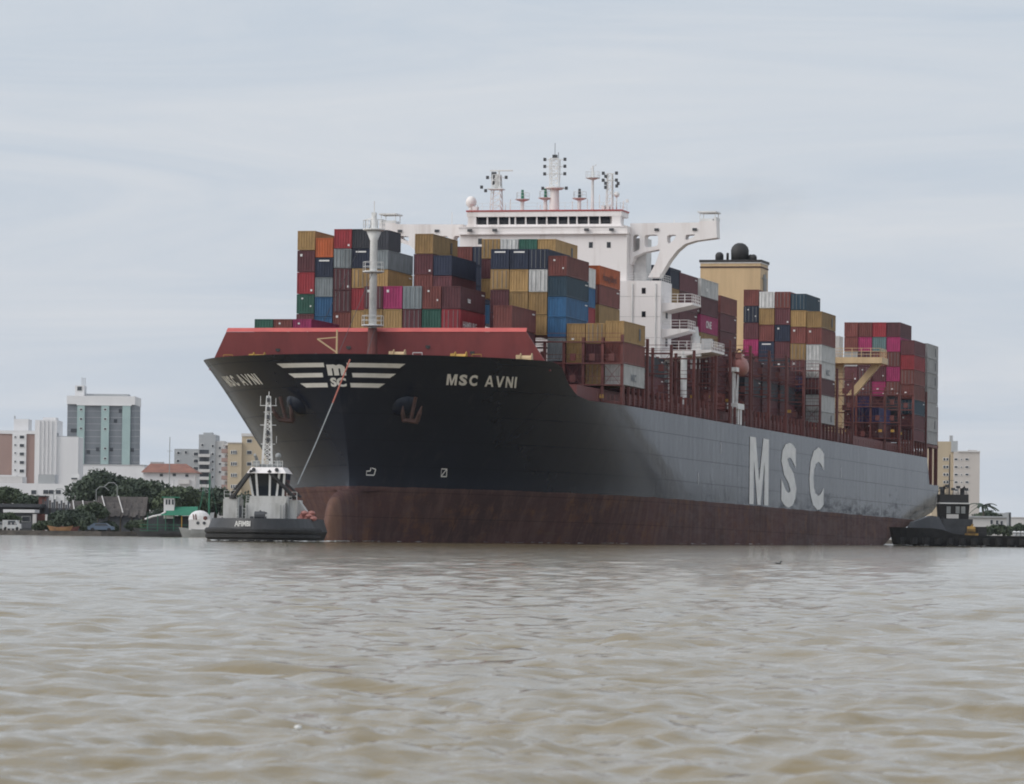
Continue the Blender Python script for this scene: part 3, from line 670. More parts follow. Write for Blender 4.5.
# radar mast
mb, p, zt, s_ = roof_tower(497, 173, .75, .5); mb.box(s_-.9, s_+.9, -p-1.0, -p+1.1, 50.3, 50.45); mb.box(s_-.35, s_+.35, -p-.5, -p+.2, 50.4, zt); rm = mb.build('radar_mast', 'whitetrim', ship)
mb = MB(); mb.box(s_-.15, s_+.15, -p-2.3, -p+1.0, zt+.5, zt+.68); mb.bar(S(s_, p+.3, zt), S(s_, p+.3, zt+.55), .14, 8); mb.build('radar_scanner', 'whitetrim', rm)
arms(p, s_, 52.0, 1.35, rm)
mb = MB(); mb.box(s_-.2, s_+.2, -p+.1, -p+.75, 51, 52.8); lamp(mb, S(s_, p-2.2, 50.7)); lamp(mb, S(s_, p-1.6, 50.2)); mb.build('radar_gear', 'darkgrey', rm)
# main mast: thick lower pole, lattice above with four pairs of lamps
p, s_ = rp_(555), 106
mb = MB(); mb.tube([S(s_, p, zr2), S(s_, p, rz_(555, 189))], [.72, .62], 14); mb.lathe([(1.1, 0), (1.35, .15), (1.35, .3)], S(s_, p, rz_(555, 189)), 14); mm = mb.build('signal_mast', 'white', ship)
mb = MB(); z0, z1 = rz_(555, 188), rz_(555, 158)
for a in (-.55, .55):
    for b in (-.55, .55): mb.bar(S(s_+b, p+a, z0), S(s_+b, p+a*1.1, z1), .1)
for i in range(6):
    za = z0+(z1-z0)*i/6; zb2 = z0+(z1-z0)*(i+1)/6; mb.bar(S(s_-.55, p-.55, za), S(s_-.55, p+.55, zb2), .06); mb.bar(S(s_-.55, p+.55, za), S(s_-.55, p-.55, zb2), .06); mb.bar(S(s_-.55, p-.6, zb2), S(s_-.55, p+.6, zb2), .08)
mb.build('mast_lattice', 'whitetrim', mm)
for y in (159, 166, 173.5, 188): arms(p, s_, rz_(555, y), 1.45 if y < 180 else 1.7, mm)
mb = MB(); mb.box(s_-.3, s_+.3, -p-.3, -p+.3, z1, z1+.55); mb.bar(S(s_, p, z1+.4), S(s_, p+.0, z1+2.2), .04); mb.bar(S(s_, p+.5, z1), S(s_, p+.5, z1+.9), .05); mb.build('mast_top_lamp', 'darkgrey', mm)
for x, y, gn in ((523, 188, 1), (546, 187, 1), (580, 188, 0)):
    p = rp_(x); zt = rz_(x, y); mb = MB(); mb.tube([S(106, p, zr2), S(106, p, zt-1.4)], .26, 8); mb.lathe([(.25, 0), (1.0, .25), (1.05, .35)], S(106, p, zt-1.75), 12); mb.rail([S(106+math.cos(a*1.257)*.95, p+math.sin(a*1.257)*.95, zt-1.4) for a in range(6)], .9, .03, 2, 2); pl = mb.build('light_post', 'whitetrim', ship)
    mb = MB(); mb.tube([S(106, p, zt-1.4), S(106, p, zt-.1)], [.22, .18], 8); mb.build('post_lamp', 'green' if gn else 'darkgrey', pl)
p = rp_(593); zt = rz_(593, 166); mb = MB(); mb.tube([S(106, p, zr2), S(106, p, zt)], [.24, .14], 8); mb.lathe([(.3, 0), (1.0, .25), (1.0, .32)], S(106, p, rz_(593, 180)), 12); mb.rail([S(106+math.cos(a*1.047)*1.0, p+math.sin(a*1.047)*1.0, rz_(593, 179)) for a in range(7)], 1.0, .03, 2, 2); mb.bar(S(106, p-.4, zt-.5), S(106, p+.5, zt+.2), .06); mb.build('antenna_pole', 'whitetrim', ship)
mb, p, zt, s_ = roof_tower(610, 174, .42, .34); wm = mb.build('antenna_mast', 'whitetrim', ship)
for y in (174, 181): arms(p, s_, rz_(610, y), .95, wm)
mb = MB()
for y in (177, 184, 188): lamp(mb, S(s_-.4, p-.5, rz_(610, y)))
lamp(mb, S(s_, p+1.2, rz_(610, 184))); lamp(mb, S(s_, p+1.0, rz_(610, 186.5))); mb.build('mast_gear', 'darkgrey', wm)
mb = MB(); p = rp_(471.5); z = rz_(471, 200); mb.ball(S(106, p, z), .78, 16, (1, 1, 1.1)); mb.tube([S(106, p, zr2), S(106, p, z-.5)], [.35, .25], 8); mb.build('radome', 'white', ship, smooth=True)
mb = MB(); p = rp_(617); z = rz_(617, 195); mb.ball(S(106, p, z), .42, 12); mb.bar(S(106, p, zr2), S(106, p, z), .1); mb.build('radome', 'whitetrim', ship, smooth=True)
mb = MB()
for x, yt in ((478, 203), (506, 203), (511, 198), (541, 204), (548, 204), (600, 195), (604, 203), (573, 201), (588, 199)):
    p = rp_(x); mb = MB(); mb.bar(S(106, p, zr2), S(106, p, rz_(x, yt)), .07); mb.build('whip_aerial', 'whitetrim', ship)
p = rp_(624); mb = MB(); mb.bar(S(106, p-.4, 45), S(106, p, 48.6), .1); lamp(mb, S(106, p+.5, 48.6)); mb.build('corner_lamp', 'whitetrim', ship)
for x in (476, 605, 608): mb = MB(); mb.box(105.5, 106.5, -rp_(x)-.35, -rp_(x)+.35, zr2, zr2+.75); mb.build('roof_locker', 'whitetrim', ship)
mb = MB(); mb.bar(S(SW, -14, 44.9), S(SW, -14, 47.2), .06); mb.bar(S(SW, 18, 44.9), S(SW, 18, 46), .05); mb.build('wing_aerial', 'whitetrim', ship)

# funnel
mb = MB(); mb.box(232.5, 239, -5.25, 5.0, 17.9, 48.7); fun = mb.build('funnel', 'cream', ship)
mb = MB(); mb.box(232.3, 239.2, -5.45, 5.2, 48.9, 49.3); mb.build('funnel_rim', 'black', fun)
mb = MB(); mb.box(232.4, 239.1, -5.35, 5.1, 48.7, 48.9); mb.build('funnel_band', 'whitetrim', fun)
mb = MB(); mb.box(232.4, 239.1, -5.32, 5.07, 47.95, 48.2); mb.build('funnel_line', 'anchor', fun)
def pipe(p, r, z1, name='exhaust_pipe'):
    mb = MB(); mb.lathe([(r, 49.25), (r*1.02, z1-r*.8), (r*.9, z1-r*.45), (r*.62, z1-r*.15), (r*.3, z1)], S(235.5, p, 0), 16); mb.build(name, 'black', fun, smooth=True)
pipe(1.1, 1.5, 52.3); pipe(-2.4, .7, 50.8); pipe(3.4, .6, 50.4); pipe(-1.0, .22, 50.7); pipe(2.9, .3, 50.4)
mb = MB(); mb.tube([S(235.2, 5.3, 36), S(235.2, 5.3, 46.2), S(235.2, 5.2, 47)], [.5, .5, .3], 8); mb.bar(S(237, 5.25, 36), S(237, 5.25, 47.5), .12); mb.box(233.6, 238, -5.35, -5.27, 46.2, 46.4); mb.build('side_pipe', 'grey', fun)
# store crane platform, cream
mb = MB(); z = 33.4
mb.box(240, 246, -24.6, -8, z-1.0, z); mb.box(242.2, 243.8, -17.6, -15.8, 18, z-1.0); mb.prism([S(242.4, 22.6, z-1.0), S(242.4, 24.0, z-1.0), S(242.4, 19.6, z-6.3), S(242.4, 18.2, z-6.3)], (0, 0, 0), (1.2, 0, 0)); mb.box(240, 250, -14, 0, 18, 31.5)
mb.rail([S(240, 10, z), S(240, 24.3, z), S(246, 24.3, z)], 1.5, .07, 1.6, 3); cp = mb.build('crane_platform', 'cream', ship)
mb = MB(); mb.box(240.8, 244.5, -17.2, -13.2, z+.02, z+3.6); mb.build('crane_cabin', 'conc', cp)
mb = MB(); mb.box(226, 232.4, -10, 10, 18, 33); mb.box(239.1, 246, -8, 8, 18, 36); mb.build('engine_casing', 'cream', ship)

# ------------------------------------------------------------------ gangway and lifeboat at the port side
GW = SHIP @ Matrix.Translation(S(124.5, 23.2, 18.0))
gw = empty('gangway_davit', 'white boarding ladder frame standing on the deck edge beside the deckhouse', 'gangway', GW)
mb = MB(); mb.box(-1.6, 1.6, -.6, .6, -.9, 0.0); mb.box(-2.2, 2.4, -.8, .8, 2.3, 3.1); mb.box(-1.4, 1.2, -.7, .6, .1, 2.3); mb.build('platform', 'whitetrim', gw)
mb = MB()
for a, b in ((-1.6, -.2), (-.9, -1.2), (.4, -.5), (1.3, 1.9), (.2, 1.5)): mb.bar((a, 0, 3.1), (b, 0, 7.4), .09)
mb.bar((-1.8, 0, 3.1), (-1.9, 0, 8), .16); mb.box(-2.4, -.6, -.6, .6, 7.6, 8.2); mb.build('frame', 'whitetrim', gw)
mb = MB(); mb.box(2.4, 9.5, -.4, .4, -.4, .7); mb.build('ladder', 'grey', gw)
mb = MB()
LB = SHIP @ Matrix.Translation(S(127.5, 23.3, 26.4)) @ Matrix.Diagonal((.72, .7, .8, 1))
rings = [(-3.4, .2), (-3.0, .95), (-1.8, 1.5), (0, 1.62), (1.8, 1.5), (3.0, .95), (3.4, .2)]
vs = []; fs = []
for x, r in rings:
    for k in range(14):
        a = 2*math.pi*k/14; vs.append((x, r*math.cos(a)*.92, r*math.sin(a)*(1.25 if math.sin(a) > 0 else .95)))
for i in range(6):
    for k in range(14): fs.append((i*14+k, i*14+(k+1) % 14, (i+1)*14+(k+1) % 14, (i+1)*14+k))
fs += [tuple(range(14))[::-1], tuple(84+k for k in range(14))]
lb = empty('lifeboat', 'faded salmon enclosed lifeboat hanging at the ship side below the cream funnel', 'lifeboat', LB)
mb.add(vs, fs); mb.build('hull', 'salmon', lb, smooth=True)
mb = MB(); mb.box(-2.6, -1.3, -.6, .6, 1.5, 2.4); mb.build('canopy', 'salmon', lb)
mb = MB()
for x in (-2.2, 2.2): mb.tube([(x, 1.2, -5.5), (x, 1.3, 1.5), (x, 0, 3.2), (x, -.4, 3.0)], .16, 6)
mb.build('davit', 'lash', lb)

# ------------------------------------------------------------------ containers
CW, CL = 2.438, 12.192
def corrugated(v0, u_dir, n, depth, normal, L, h, marg=.12, per=18):
    """recessed wave panel between the corner posts"""
    vs = []; fs = []; k = per*4; w_ = L-2*marg
    for i in range(k+1):
        ph = i % 4; d = 0 if ph in (0, 1) else depth; t = marg+w_*i/k
        for z in (.16, h-.12): vs.append(Vector(v0)+Vector(u_dir)*t-Vector(normal)*(.03+d)+Vector((0, 0, z)))
    for i in range(k): fs.append((2*i, 2*i+2, 2*i+3, 2*i+1))
    return vs, fs
def container_mesh(L, h, doors):
    mb = MB(); W2 = CW/2; e = .13
    for x0 in (0, L-e):
        for y0 in (-W2, W2-e): mb.box(x0, x0+e, y0, y0+e, 0, h)
    for y0 in (-W2, W2-.07): mb.box(e, L-e, y0, y0+.07, 0, .16); mb.box(e, L-e, y0, y0+.07, h-.12, h)
    for x0 in (0, L-.07): mb.box(x0, x0+.07, -W2+e, W2-e, 0, .16); mb.box(x0, x0+.07, -W2+e, W2-e, h-.12, h)
    per = 20 if L > 8 else 10
    for n_, v0, u in (((0, -1, 0), (0, -W2, 0), (1, 0, 0)), ((0, 1, 0), (0, W2, 0), (1, 0, 0))):
        v, f = corrugated(v0, u, 0, .045, n_, L, h, .13, per); mb.add(v, f)
    v, f = corrugated((L, -W2, 0), (0, 1, 0), 0, .045, (1, 0, 0), CW, h, .13, 6); mb.add(v, f)
    if not doors:
        v, f = corrugated((0, -W2, 0), (0, 1, 0), 0, .045, (-1, 0, 0), CW, h, .13, 6); mb.add(v, f)
    else: mb.box(.06, .1, -W2+e, W2-e, .16, h-.12)
    mb.add([(.03, -W2+.03, h-.03), (L-.03, -W2+.03, h-.03), (L-.03, W2-.03, h-.03), (.03, W2-.03, h-.03)], [(0, 1, 2, 3)])
    mb.add([(.03, -W2+.03, .05), (L-.03, -W2+.03, .05), (L-.03, W2-.03, .05), (.03, W2-.03, .05)], [(3, 2, 1, 0)])
    me = bpy.data.meshes.new('container'); me.from_pydata(mb.v, [], mb.f); me.materials.append(M['box']); me.update(); return me
def door_mesh(sg):
    mb = MB(); a, b = (.02, CW/2-.15); mb.box(-.0, .05, sg*a, sg*b, .18, 2.45)
    for q in (.3, .85): mb.bar((-.03, sg*(a+q), .12), (-.03, sg*(a+q), 2.5), .035, 6)
    for z in (.5, 1.1, 1.7, 2.2): mb.box(-.02, -.001, sg*(a+.05), sg*(b-.03), z, z+.04)
    me = bpy.data.meshes.new('door'); me.from_pydata(mb.v, [], mb.f); me.materials.append(M['box']); me.update(); return me
def rods_mesh(sg):
    mb = MB(); a = .02
    for q in (.3, .85): mb.bar((-.07, sg*(a+q), .1), (-.07, sg*(a+q), 2.52), .03, 6)
    me = bpy.data.meshes.new('lock_rods'); me.from_pydata(mb.v, [], mb.f); me.materials.append(M['grey']); me.update(); return me
BODY = {(L, d): container_mesh(L, 2.62, d) for L in (CL, 6.058) for d in (0, 1)}
DOOR = {sg: door_mesh(sg) for sg in (1, -1)}; RODS = {sg: rods_mesh(sg) for sg in (1, -1)}
def mark_mesh(kind):
    mb = MB()
    if kind == 'strip': mb.box(-.035, -.005, -.72, .72, 2.12, 2.32)
    elif kind == 'plate': mb.box(-.035, -.005, -.95, -.7, .3, .55)
    elif kind == 'plates': mb.box(-.035, -.005, .3, .55, 1.95, 2.15); mb.box(-.035, -.005, -.85, -.65, .9, 1.1)
    elif kind == 'panel': mb.box(8.6, 9.5, -CW/2-.03, -CW/2-.012, .55, 2.05)
    elif kind == 'code':
        mb.box(10.2, 11.5, -CW/2-.03, -CW/2-.012, 2.05, 2.2)
    elif kind == 'dot': mb.box(-.035, -.005, .5, .8, 1.9, 2.2)
    me = bpy.data.meshes.new('marking'); me.from_pydata(mb.v, [], mb.f); me.materials.append(M['whitetrim' if kind != 'panel' else 'darkgrey']); me.update(); return me
MARK = {k: mark_mesh(k) for k in ('strip', 'plate', 'plates', 'dot', 'panel', 'code')}
PAL = {'Y': ('mustard', (.36, .228, .095)), 'M': ('dark maroon', (.115, .038, .045)), 'B': ('brown red', (.19, .058, .05)), 'R': ('red', (.30, .035, .045)), 'O': ('orange', (.47, .115, .04)),
       'N': ('navy blue', (.024, .032, .06)), 'K': ('dark slate', (.045, .048, .06)), 'T': ('teal blue', (.028, .06, .09)), 'U': ('blue', (.03, .105, .22)), 'G': ('grey', (.23, .26, .275)), 'L': ('pale grey', (.40, .40, .40)),
       'W': ('white', (.62, .62, .61)), 'E': ('green', (.03, .10, .075)), 'P': ('magenta', (.36, .035, .13)), 'V': ('violet blue', (.04, .04, .14)), 'C': ('sea grey', (.16, .25, .26))}
TIER = ['top tier', 'second tier down', 'third tier down', 'fourth tier down', 'fifth tier down', 'sixth tier down', 'seventh tier down', 'eighth tier down']
crng = random.Random(11)
def put(s0, p0, z, h, code, label, group):
    c = code[0]; fl = code[1:]; fl += 'd' if crng.random() < .28 and not set('sd2') & set(fl) and c not in 'PO' else ''; L = 6.058 if '2' in fl else CL; dr = 'd' in fl
    o = bpy.data.objects.new('container', BODY[(L, int(dr))]); COL.objects.link(o)
    o.matrix_world = SHIP @ Matrix.Translation(S(s0, p0+1.26, z)) @ Matrix.Diagonal((1, .985, h/2.62*.972, 1))
    v = crng.uniform(.86, 1.14); o.color = (*(min(1, q*v) for q in PAL[c][1]), 1); tag(o, label, 'container', group)
    if len(label.split()) > 16: print('LONG', label)
    def child(me, name, col=None):
        q = bpy.data.objects.new(name, me); COL.objects.link(q); q.parent = o; q.color = o.color if col is None else col; return q
    if dr:
        for sg in (1, -1):
            d = child(DOOR[sg], 'door'); r = bpy.data.objects.new('lock_rods', RODS[sg]); COL.objects.link(r); r.parent = d
    if 's' in fl: child(MARK['strip'], 'marking')
    elif c in 'MRNP' and crng.random() < .55 or c in 'EB' and crng.random() < .3: child(MARK[crng.choice(('plate', 'plates', 'dot'))], 'marking')
    if c in 'YL' and L > 8 and not set('wx') & set(fl) and crng.random() < .75: child(MARK['panel'], 'side_panel')
    elif L > 8 and c != 'W' and crng.random() < .28: child(MARK['code'], 'code_lettering')
    for k, txt, mat, sz, x0, zz in (('o', 'ONE', 'letter', 1.5, 3.6, .8), ('h', 'HAMBURG', 'letter', 1.15, 1.2, .35), ('l', 'Hapag-Lloyd', 'brownred', 1.3, 1.8, .75), ('w', 'MSC', 'towergrey', 1.3, 4.2, .6), ('x', 'tex', 'letter', .9, 3.4, .9)):
        if k in fl:
            vv, ff = text_mesh(txt, sz, bold=.03); m_ = MB(); m_.add([(x0+a*1.25, -CW/2-.02, zz+b) for a, b, _ in vv], ff); q = m_.build('lettering', mat); q.parent = o
    return o
N_C = [0]
def column(s0, p0, ytop, spec, where, group, fill='', px_=None):
    """a stack: SPEC lists the tiers from the top; FILL continues down to the hatch cover"""
    x_ = 512+F*(SX+ST*s0+CT*(p0+1.26))/(SD+CT*s0-ST*(p0+1.26)); z = pz(x_, ytop, s0)[1] if ytop > 60 else ytop
    tiers = spec.split(); hs = [2.896 if '+' in t else 2.61 for t in tiers]
    fl = fill.split(); rem = z-sum(hs)-20.62
    if fl:
        n = max(1, round(rem/2.75)) if rem > 1.3 else 0
        if n == 0 and tiers: k_ = (z-20.62)/sum(hs); hs = [q*k_ for q in hs]
        tiers += [fl[i % len(fl)] for i in range(n)]; hs += [rem/n if n else 0]*n
    for i, (t, h) in enumerate(zip(tiers, hs)):
        z -= h; t = t.replace('+', '')
        put(s0, p0, z, h, t, f'{PAL[t[0]][0]} container, {TIER[min(i, 7)]}, {where}', group); N_C[0] += 1
ORD = ['leftmost stack', 'second stack from left', 'third stack from left', 'fourth stack from left', 'fifth stack from left']
g = 'containers left of the foremast'
for i, (y, sp) in enumerate(((229.8, 'Y M+ R+ E M'), (237, 'O Ns G U U'), (228, 'R G M+ M+ B'), (228, 'K Ns Y R+ Y'), (229, 'K2 G Y M'))):
    column(64.5, -23.94+2.52*i, y, sp, f'{ORD[i]} in tall block by foremast', g)
column(79, -12, 253, 'N+ G', 'stack half hidden right of the foremast block', g)
g = 'containers just behind the red breakwater'
for i, sp in enumerate(('M+ Y', 'P+ Y', 'Gd+ M', 'B+ E', 'Mx+ Rh')):
    column(35.8, -6.3+2.52*i, 285.2, sp, f'{ORD[i]} in low block right of foremast', g)
for i, sp in enumerate(('E', 'B', 'P')): column(35.5, -20.5+2.52*i, 318.3, sp, f'{("left", "middle", "right")[i]} of three peeping over breakwater left of foremast', g)
column(35.5, 10.5, 304.5, 'B+ M', 'stack over the right part of the red breakwater', g)
g = 'containers in the middle of the fore deck'
column(50, -3.78, 232.7, 'Y M B', 'left stack of high pair right of foremast', g)
column(50, -1.26, 254.5, 'N M+ M', 'right stack of high pair right of foremast', g)
for i, (y, sp) in enumerate(((248, 'Ns Y Mx+ M'), (248, 'Ns Y+ Y Y'), (248, 'N Wd+ Y+ Y'), (254.8, 'B T U U'))):
    column(50, 6.3+2.52*i, y, sp, f'{ORD[i]} in block stepped below wheelhouse', g, 'G M' if i == 3 else '')
for i, (y, sp) in enumerate(((322.8, 'Y Y M'), (322.5, 'Y M Y'), (320, 'Y B Ww'))):
    column(50, 16.38+2.52*i, y, sp, f'{ORD[i]} of three among lashing frames', g, 'M')
g = 'containers close in front of the bridge'
for i, (y, sp) in enumerate(((238, 'Y M Y'), (238, 'Wd N'), (238, 'E'), (238, 'Y M'), (262.5, 'W U R'))):
    column(64.5, 1.26+2.52*i, y, sp, f'{ORD[i]} in rear block under wheelhouse windows', g)
column(79, -6.3, 245.6, 'B M', 'stack below the left wheelhouse corner', g); column(79, -3.78, 245.6, 'N N N U', 'stack beside mustard block below left wheelhouse corner', g)
column(79, 11.34, 264.5, 'Ol B Y Y', 'single stack against white deckhouse', g, 'M G')
g = 'low containers among the lashing frames beside the deckhouse'
for s0, k, sp, w_ in ((64.5, 6, 'G M', 'inner stack at first bay by deckhouse'), (64.5, 7, 'M M', 'outer stack at first bay by deckhouse'),
                  (79, 6, 'M K', 'inner stack at second bay by deckhouse'), (79, 7, 'K M', 'outer stack at second bay by deckhouse'), (93, 6, 'G M', 'stack at foot of deckhouse')):
    column(s0, -1.26+2.52*(k+.0)+1.26, 20.62+2.62*len(sp.split()), sp, w_, g)
g = 'containers between the bridge and the funnel'
column(118, 8.82, 264, 'B', 'left of two under bridge wing strut', g); column(118, 11.34, 264, 'N', 'right of two under bridge wing strut', g)
column(111.6, 13.86, 268, 'N2 Y2 M2 M2', 'short stack just behind white balconies', g)
column(118, 13.86, 271.5, 'M M M M', 'second stack behind white balconies', g, 'M')
column(132.5, 13.86, 277.3, 'Wx M Po Y', 'stack left of funnel, pale top one', g, 'M')
column(146.5, 13.86, 294.6, 'B M M M', 'stack in front of cream funnel', g, 'M')
g = 'containers low along the port rail amidships'
BAYN = {118: 'first', 132.5: 'second', 146.5: 'third', 160: 'fourth', 174: 'fifth'}
for s0 in (132.5, 146.5, 160, 174):
    for k, sp in ((6, 'M M B'), (7, 'M K M')):
        if s0 == 132.5 and k > 6: continue
        column(s0, -1.26+2.52*k+1.26, 20.62+2.65*len(sp.split()), sp, f'{("inner", "middle", "outer")[k-6]} stack, {BAYN[s0]} bay behind deckhouse', g)
g = 'containers in the block right of the funnel'
for i, (y, sp, fl) in enumerate(((288.8, 'B N M P', 'M B'), (291, 'W Y B Ns', 'T M'), (291, 'B M N M', 'K M'), (293, 'T Y B Y', 'M V K'), (310.6, 'Y B Wd Wdw', ''))):
    column(188, 11.34+2.52*i, y, sp + ('' if i < 4 else ' M W'), f'{ORD[i]} in block right of funnel', g, fl or 'L')
g = 'containers low along the port rail aft'
for s0, nm in ((203, 'just behind the block right of funnel'), (263.8, 'ahead of the aftmost block')):
    for k, sp in ((6, 'M B M'), (7, 'M K M')):
        if s0 > 210: sp = {6: 'V M', 7: 'V M'}[k]
        column(s0, -1.26+2.52*k+1.26, 20.62+2.65*len(sp.split()), sp, f'{("inner", "middle", "outer")[k-6]} stack {nm}', g)
g = 'containers in the aftmost block'
for i, (y, sp, fl) in enumerate(((321.7, 'B B L M', 'M'), (321.7, 'B P M M', 'M V'), (321.7, 'R C B M', 'P M N'), (321.7, 'M P B P', 'B K K'), (339.6, 'M R B B T M', 'M'))):
    column(278, 11.34+2.52*i, y, sp, f'{ORD[i]} in aftmost wide block', g, fl)
column(292.8, 21.42, 342.7, 'L L L L L L', 'pale stack overhanging the stern', 'pale containers at the stern', 'L')
# ---- PART2

# ------------------------------------------------------------------ water and land
def make_water():
    r = np.random.RandomState(5)
    D = 9.0*(1.0037**np.arange(1280))
    side = .15+np.cumsum(.0009*1.045**np.arange(72)); A = np.concatenate([-side[::-1], np.linspace(-.15, .15, 300), side])
    dD = D*.0037; dA = np.gradient(A)
    X = np.outer(D, np.tan(A)); Y = np.repeat(D[:, None], len(A), 1); Z = np.zeros_like(X)
    cell = np.maximum(dD[:, None], np.outer(D, dA))
    warp = .6*np.sin(.11*X+.05*Y+1)+.6*np.sin(.07*Y-.09*X+2)
    for i in range(80):
        lam = .3*(14.0**(i/79.0)); th = math.radians(r.normal(6, 46)); k = 2*math.pi/lam
        a = .0100*lam**.60*r.uniform(.35, 1.45)*(1.0 if lam < 2 else .7)
        fade = np.clip((lam/cell-2.5)/2.5, 0, 1)
        ph = k*(X*math.sin(th)+Y*math.cos(th))+r.uniform(0, 6.28)+warp*r.uniform(.3, 1.0)
        env = np.clip(.38+.8*np.sin(X*r.uniform(.2, .8)+Y*r.uniform(.04, .2)+r.uniform(0, 6.28))*np.sin(Y*r.uniform(.08, .3)-X*r.uniform(.1, .4)+r.uniform(0, 6.28)), .08, 1.2)
        Z += a*fade*env*(np.sin(ph)+.36*np.sin(2*ph)-.22*np.cos(2*ph))
    e = np.clip((A[-1]-np.abs(A))/.08, 0, 1)[None, :]*np.clip((D-9)/3, 0, 1)[:, None]*np.clip((D[-1]-D)/100, 0, 1)[:, None]
    Z *= e
    n = len(A); m = len(D); V = np.stack([X, Y, Z], -1).reshape(-1, 3); idx = np.arange(m*n).reshape(m, n)
    q = [np.stack([idx[:-1, :-1], idx[:-1, 1:], idx[1:, 1:], idx[1:, :-1]], -1).reshape(-1, 4)]
    # the calm rest of the river, joined edge to edge round the rippled part
    o = len(V); L = np.stack([np.full(m, -2600.), D, np.zeros(m)], -1); Rr = L*[-1, 1, 1]; Bn = np.stack([X[0], np.full(n, -500.), np.zeros(n)], -1); Tn = np.stack([X[-1], np.full(n, 4600.), np.zeros(n)], -1)
    Cn = np.array([(-2600, -500, 0), (2600, -500, 0), (2600, 4600, 0), (-2600, 4600, 0)], float)
    V = np.vstack([V, L, Rr, Bn, Tn, Cn]); li = o+np.arange(m); ri = li+m; bi = o+2*m+np.arange(n); ti = bi+n; c = o+2*m+2*n
    q.append(np.stack([li[:-1], idx[:-1, 0], idx[1:, 0], li[1:]], -1)); q.append(np.stack([idx[:-1, -1], ri[:-1], ri[1:], idx[1:, -1]], -1))
    q.append(np.stack([bi[:-1], bi[1:], idx[0, 1:], idx[0, :-1]], -1)); q.append(np.stack([idx[-1, :-1], idx[-1, 1:], ti[1:], ti[:-1]], -1))
    q.append(np.array([[c, bi[0], idx[0, 0], li[0]], [bi[-1], c+1, ri[0], idx[0, -1]], [idx[-1, -1], ri[-1], c+2, ti[-1]], [li[-1], idx[-1, 0], ti[0], c+3]]))
    q = np.vstack(q)
    me = bpy.data.meshes.new('water'); me.vertices.add(len(V)); me.vertices.foreach_set('co', V.astype(np.float32).ravel())
    me.loops.add(q.size); me.loops.foreach_set('vertex_index', q.astype(np.int32).ravel())
    me.polygons.add(len(q)); me.polygons.foreach_set('loop_start', np.arange(0, q.size, 4, dtype=np.int32)); me.polygons.foreach_set('use_smooth', np.ones(len(q), bool))
    me.update(calc_edges=True); me.materials.append(M['water'])
    ob = bpy.data.objects.new('water', me); COL.objects.link(ob); tag(ob, 'broad muddy river with small ripples in front of the ship', None, None, 'structure'); return ob
make_water()

HAZE = 2.8e-5                                                      # density of the air's haze
GZ = .75                                                            # height of the bank
SHORE = [(-2500, 770), (-70, 770), (-45, 790), (-18, 818), (34, 905), (2500, 905)]
mb = MB()
poly = [(x, y, GZ) for x, y in SHORE]+[(2500, 4500, GZ), (-2500, 4500, GZ)]
mb.add(poly, [tuple(range(len(poly)))]); land = mb.build('ground', 'dirt'); tag(land, 'flat dry river bank behind the water', None, None, 'structure')
mb = MB()
for (a, b), (c, d) in zip(SHORE, SHORE[1:]):
    mb.add([(a, b-.4, -1), (c, d-.4, -1), (c, d, .8), (a, b, .8), (c, d+.8, .8), (a, b+.8, .8)], [(0, 1, 2, 3), (3, 2, 4, 5)])
tag(mb.build('quay', 'quay'), 'low stone quay edge along the river bank', None, None, 'structure')

# ------------------------------------------------------------------ buildings on the bank
def T3(x, y, d): return Matrix.Translation((x, y, d))
def bld(name, label, cat, mat, x0, x1, yt, d, depth, group=None, part='wall'):
    a = at(x0, yt, d); b = at(x1, yt, d)
    e = empty(name, label, cat, T3((a.x+b.x)/2, d, GZ), group); e['_d'] = d
    blk(e, part, mat, x0, x1, yt, None, 0, depth); return e
def blk(e, name, mat, x0, x1, yt, yb, f=0., depth=6., parent=None):
    """a box on the building's front: pixel extents at the building's distance, f metres behind its front"""
    d = e['_d']+f; xm = (x0+x1)/2
    if depth > 3 and e.name.startswith('office_tower'):                                                   # the far side of a deep block shows too: keep its whole outline
        if x1 < 500: x1 = 512+(x1-512)*(d+depth)/d
        if x0 > 500: x0 = 512+(x0-512)*(d+depth)/d
    a = at(x0, yt, d); b = at(x1, yt, d); z1 = at(xm, yt, d).z; z0 = at(xm, yb, d).z if yb is not None else .6
    c = e.location; mb = MB(); mb.box(a.x-c.x, b.x-c.x, d-c.y, d+depth-c.y, z0-c.z, z1-c.z); return mb.build(name, mat, parent if parent else e)
def wins(e, pts, w_, h_, f=0., mat='win', frame=True):
    for x, y in pts:
        o = blk(e, 'window', 'whitetrim' if frame else mat, x-w_/2-.35, x+w_/2+.35, y-h_/2-.35, y+h_/2+.35, f-.12, .11)
        if frame: blk(e, 'pane', mat, x-w_/2, x+w_/2, y-h_/2, y+h_/2, f-.16, .035, o)
g = 'buildings on the left bank'
b = bld('apartment_tower', 'pink brown apartment block with a white window strip at the left edge', 'building', 'pinkw', -6, 36.5, 433.5, 1120, 18, g)
blk(b, 'parapet', 'bwhite', -6.4, 36.9, 430.6, 433.9, -.3, 18.6); blk(b, 'stair_strip', 'bwhite', 14, 28, 433.9, 484, -.5, .5); blk(b, 'roof_house', 'bwhite', 15.5, 30, 419, 430.6, 2, 8); blk(b, 'roof_pipe', 'greyw', 15.6, 17, 416, 419, 3, .4)
wins(b, [(23.5, y) for y in (437, 445.5, 454, 462.5, 471)], 4.2, 2.9, -.5); wins(b, [(16.8, y) for y in (437, 445, 453, 461.5, 470)], 1.4, 1.6, -.5); blk(b, 'base', 'bwhite', -6, 18, 475, 484, -.9, .4)
b = bld('grain_silo', 'windowless white ribbed tower with a lower annex beside the pink block', 'building', 'bwhite', 36.6, 58.4, 420, 1060, 14, g)
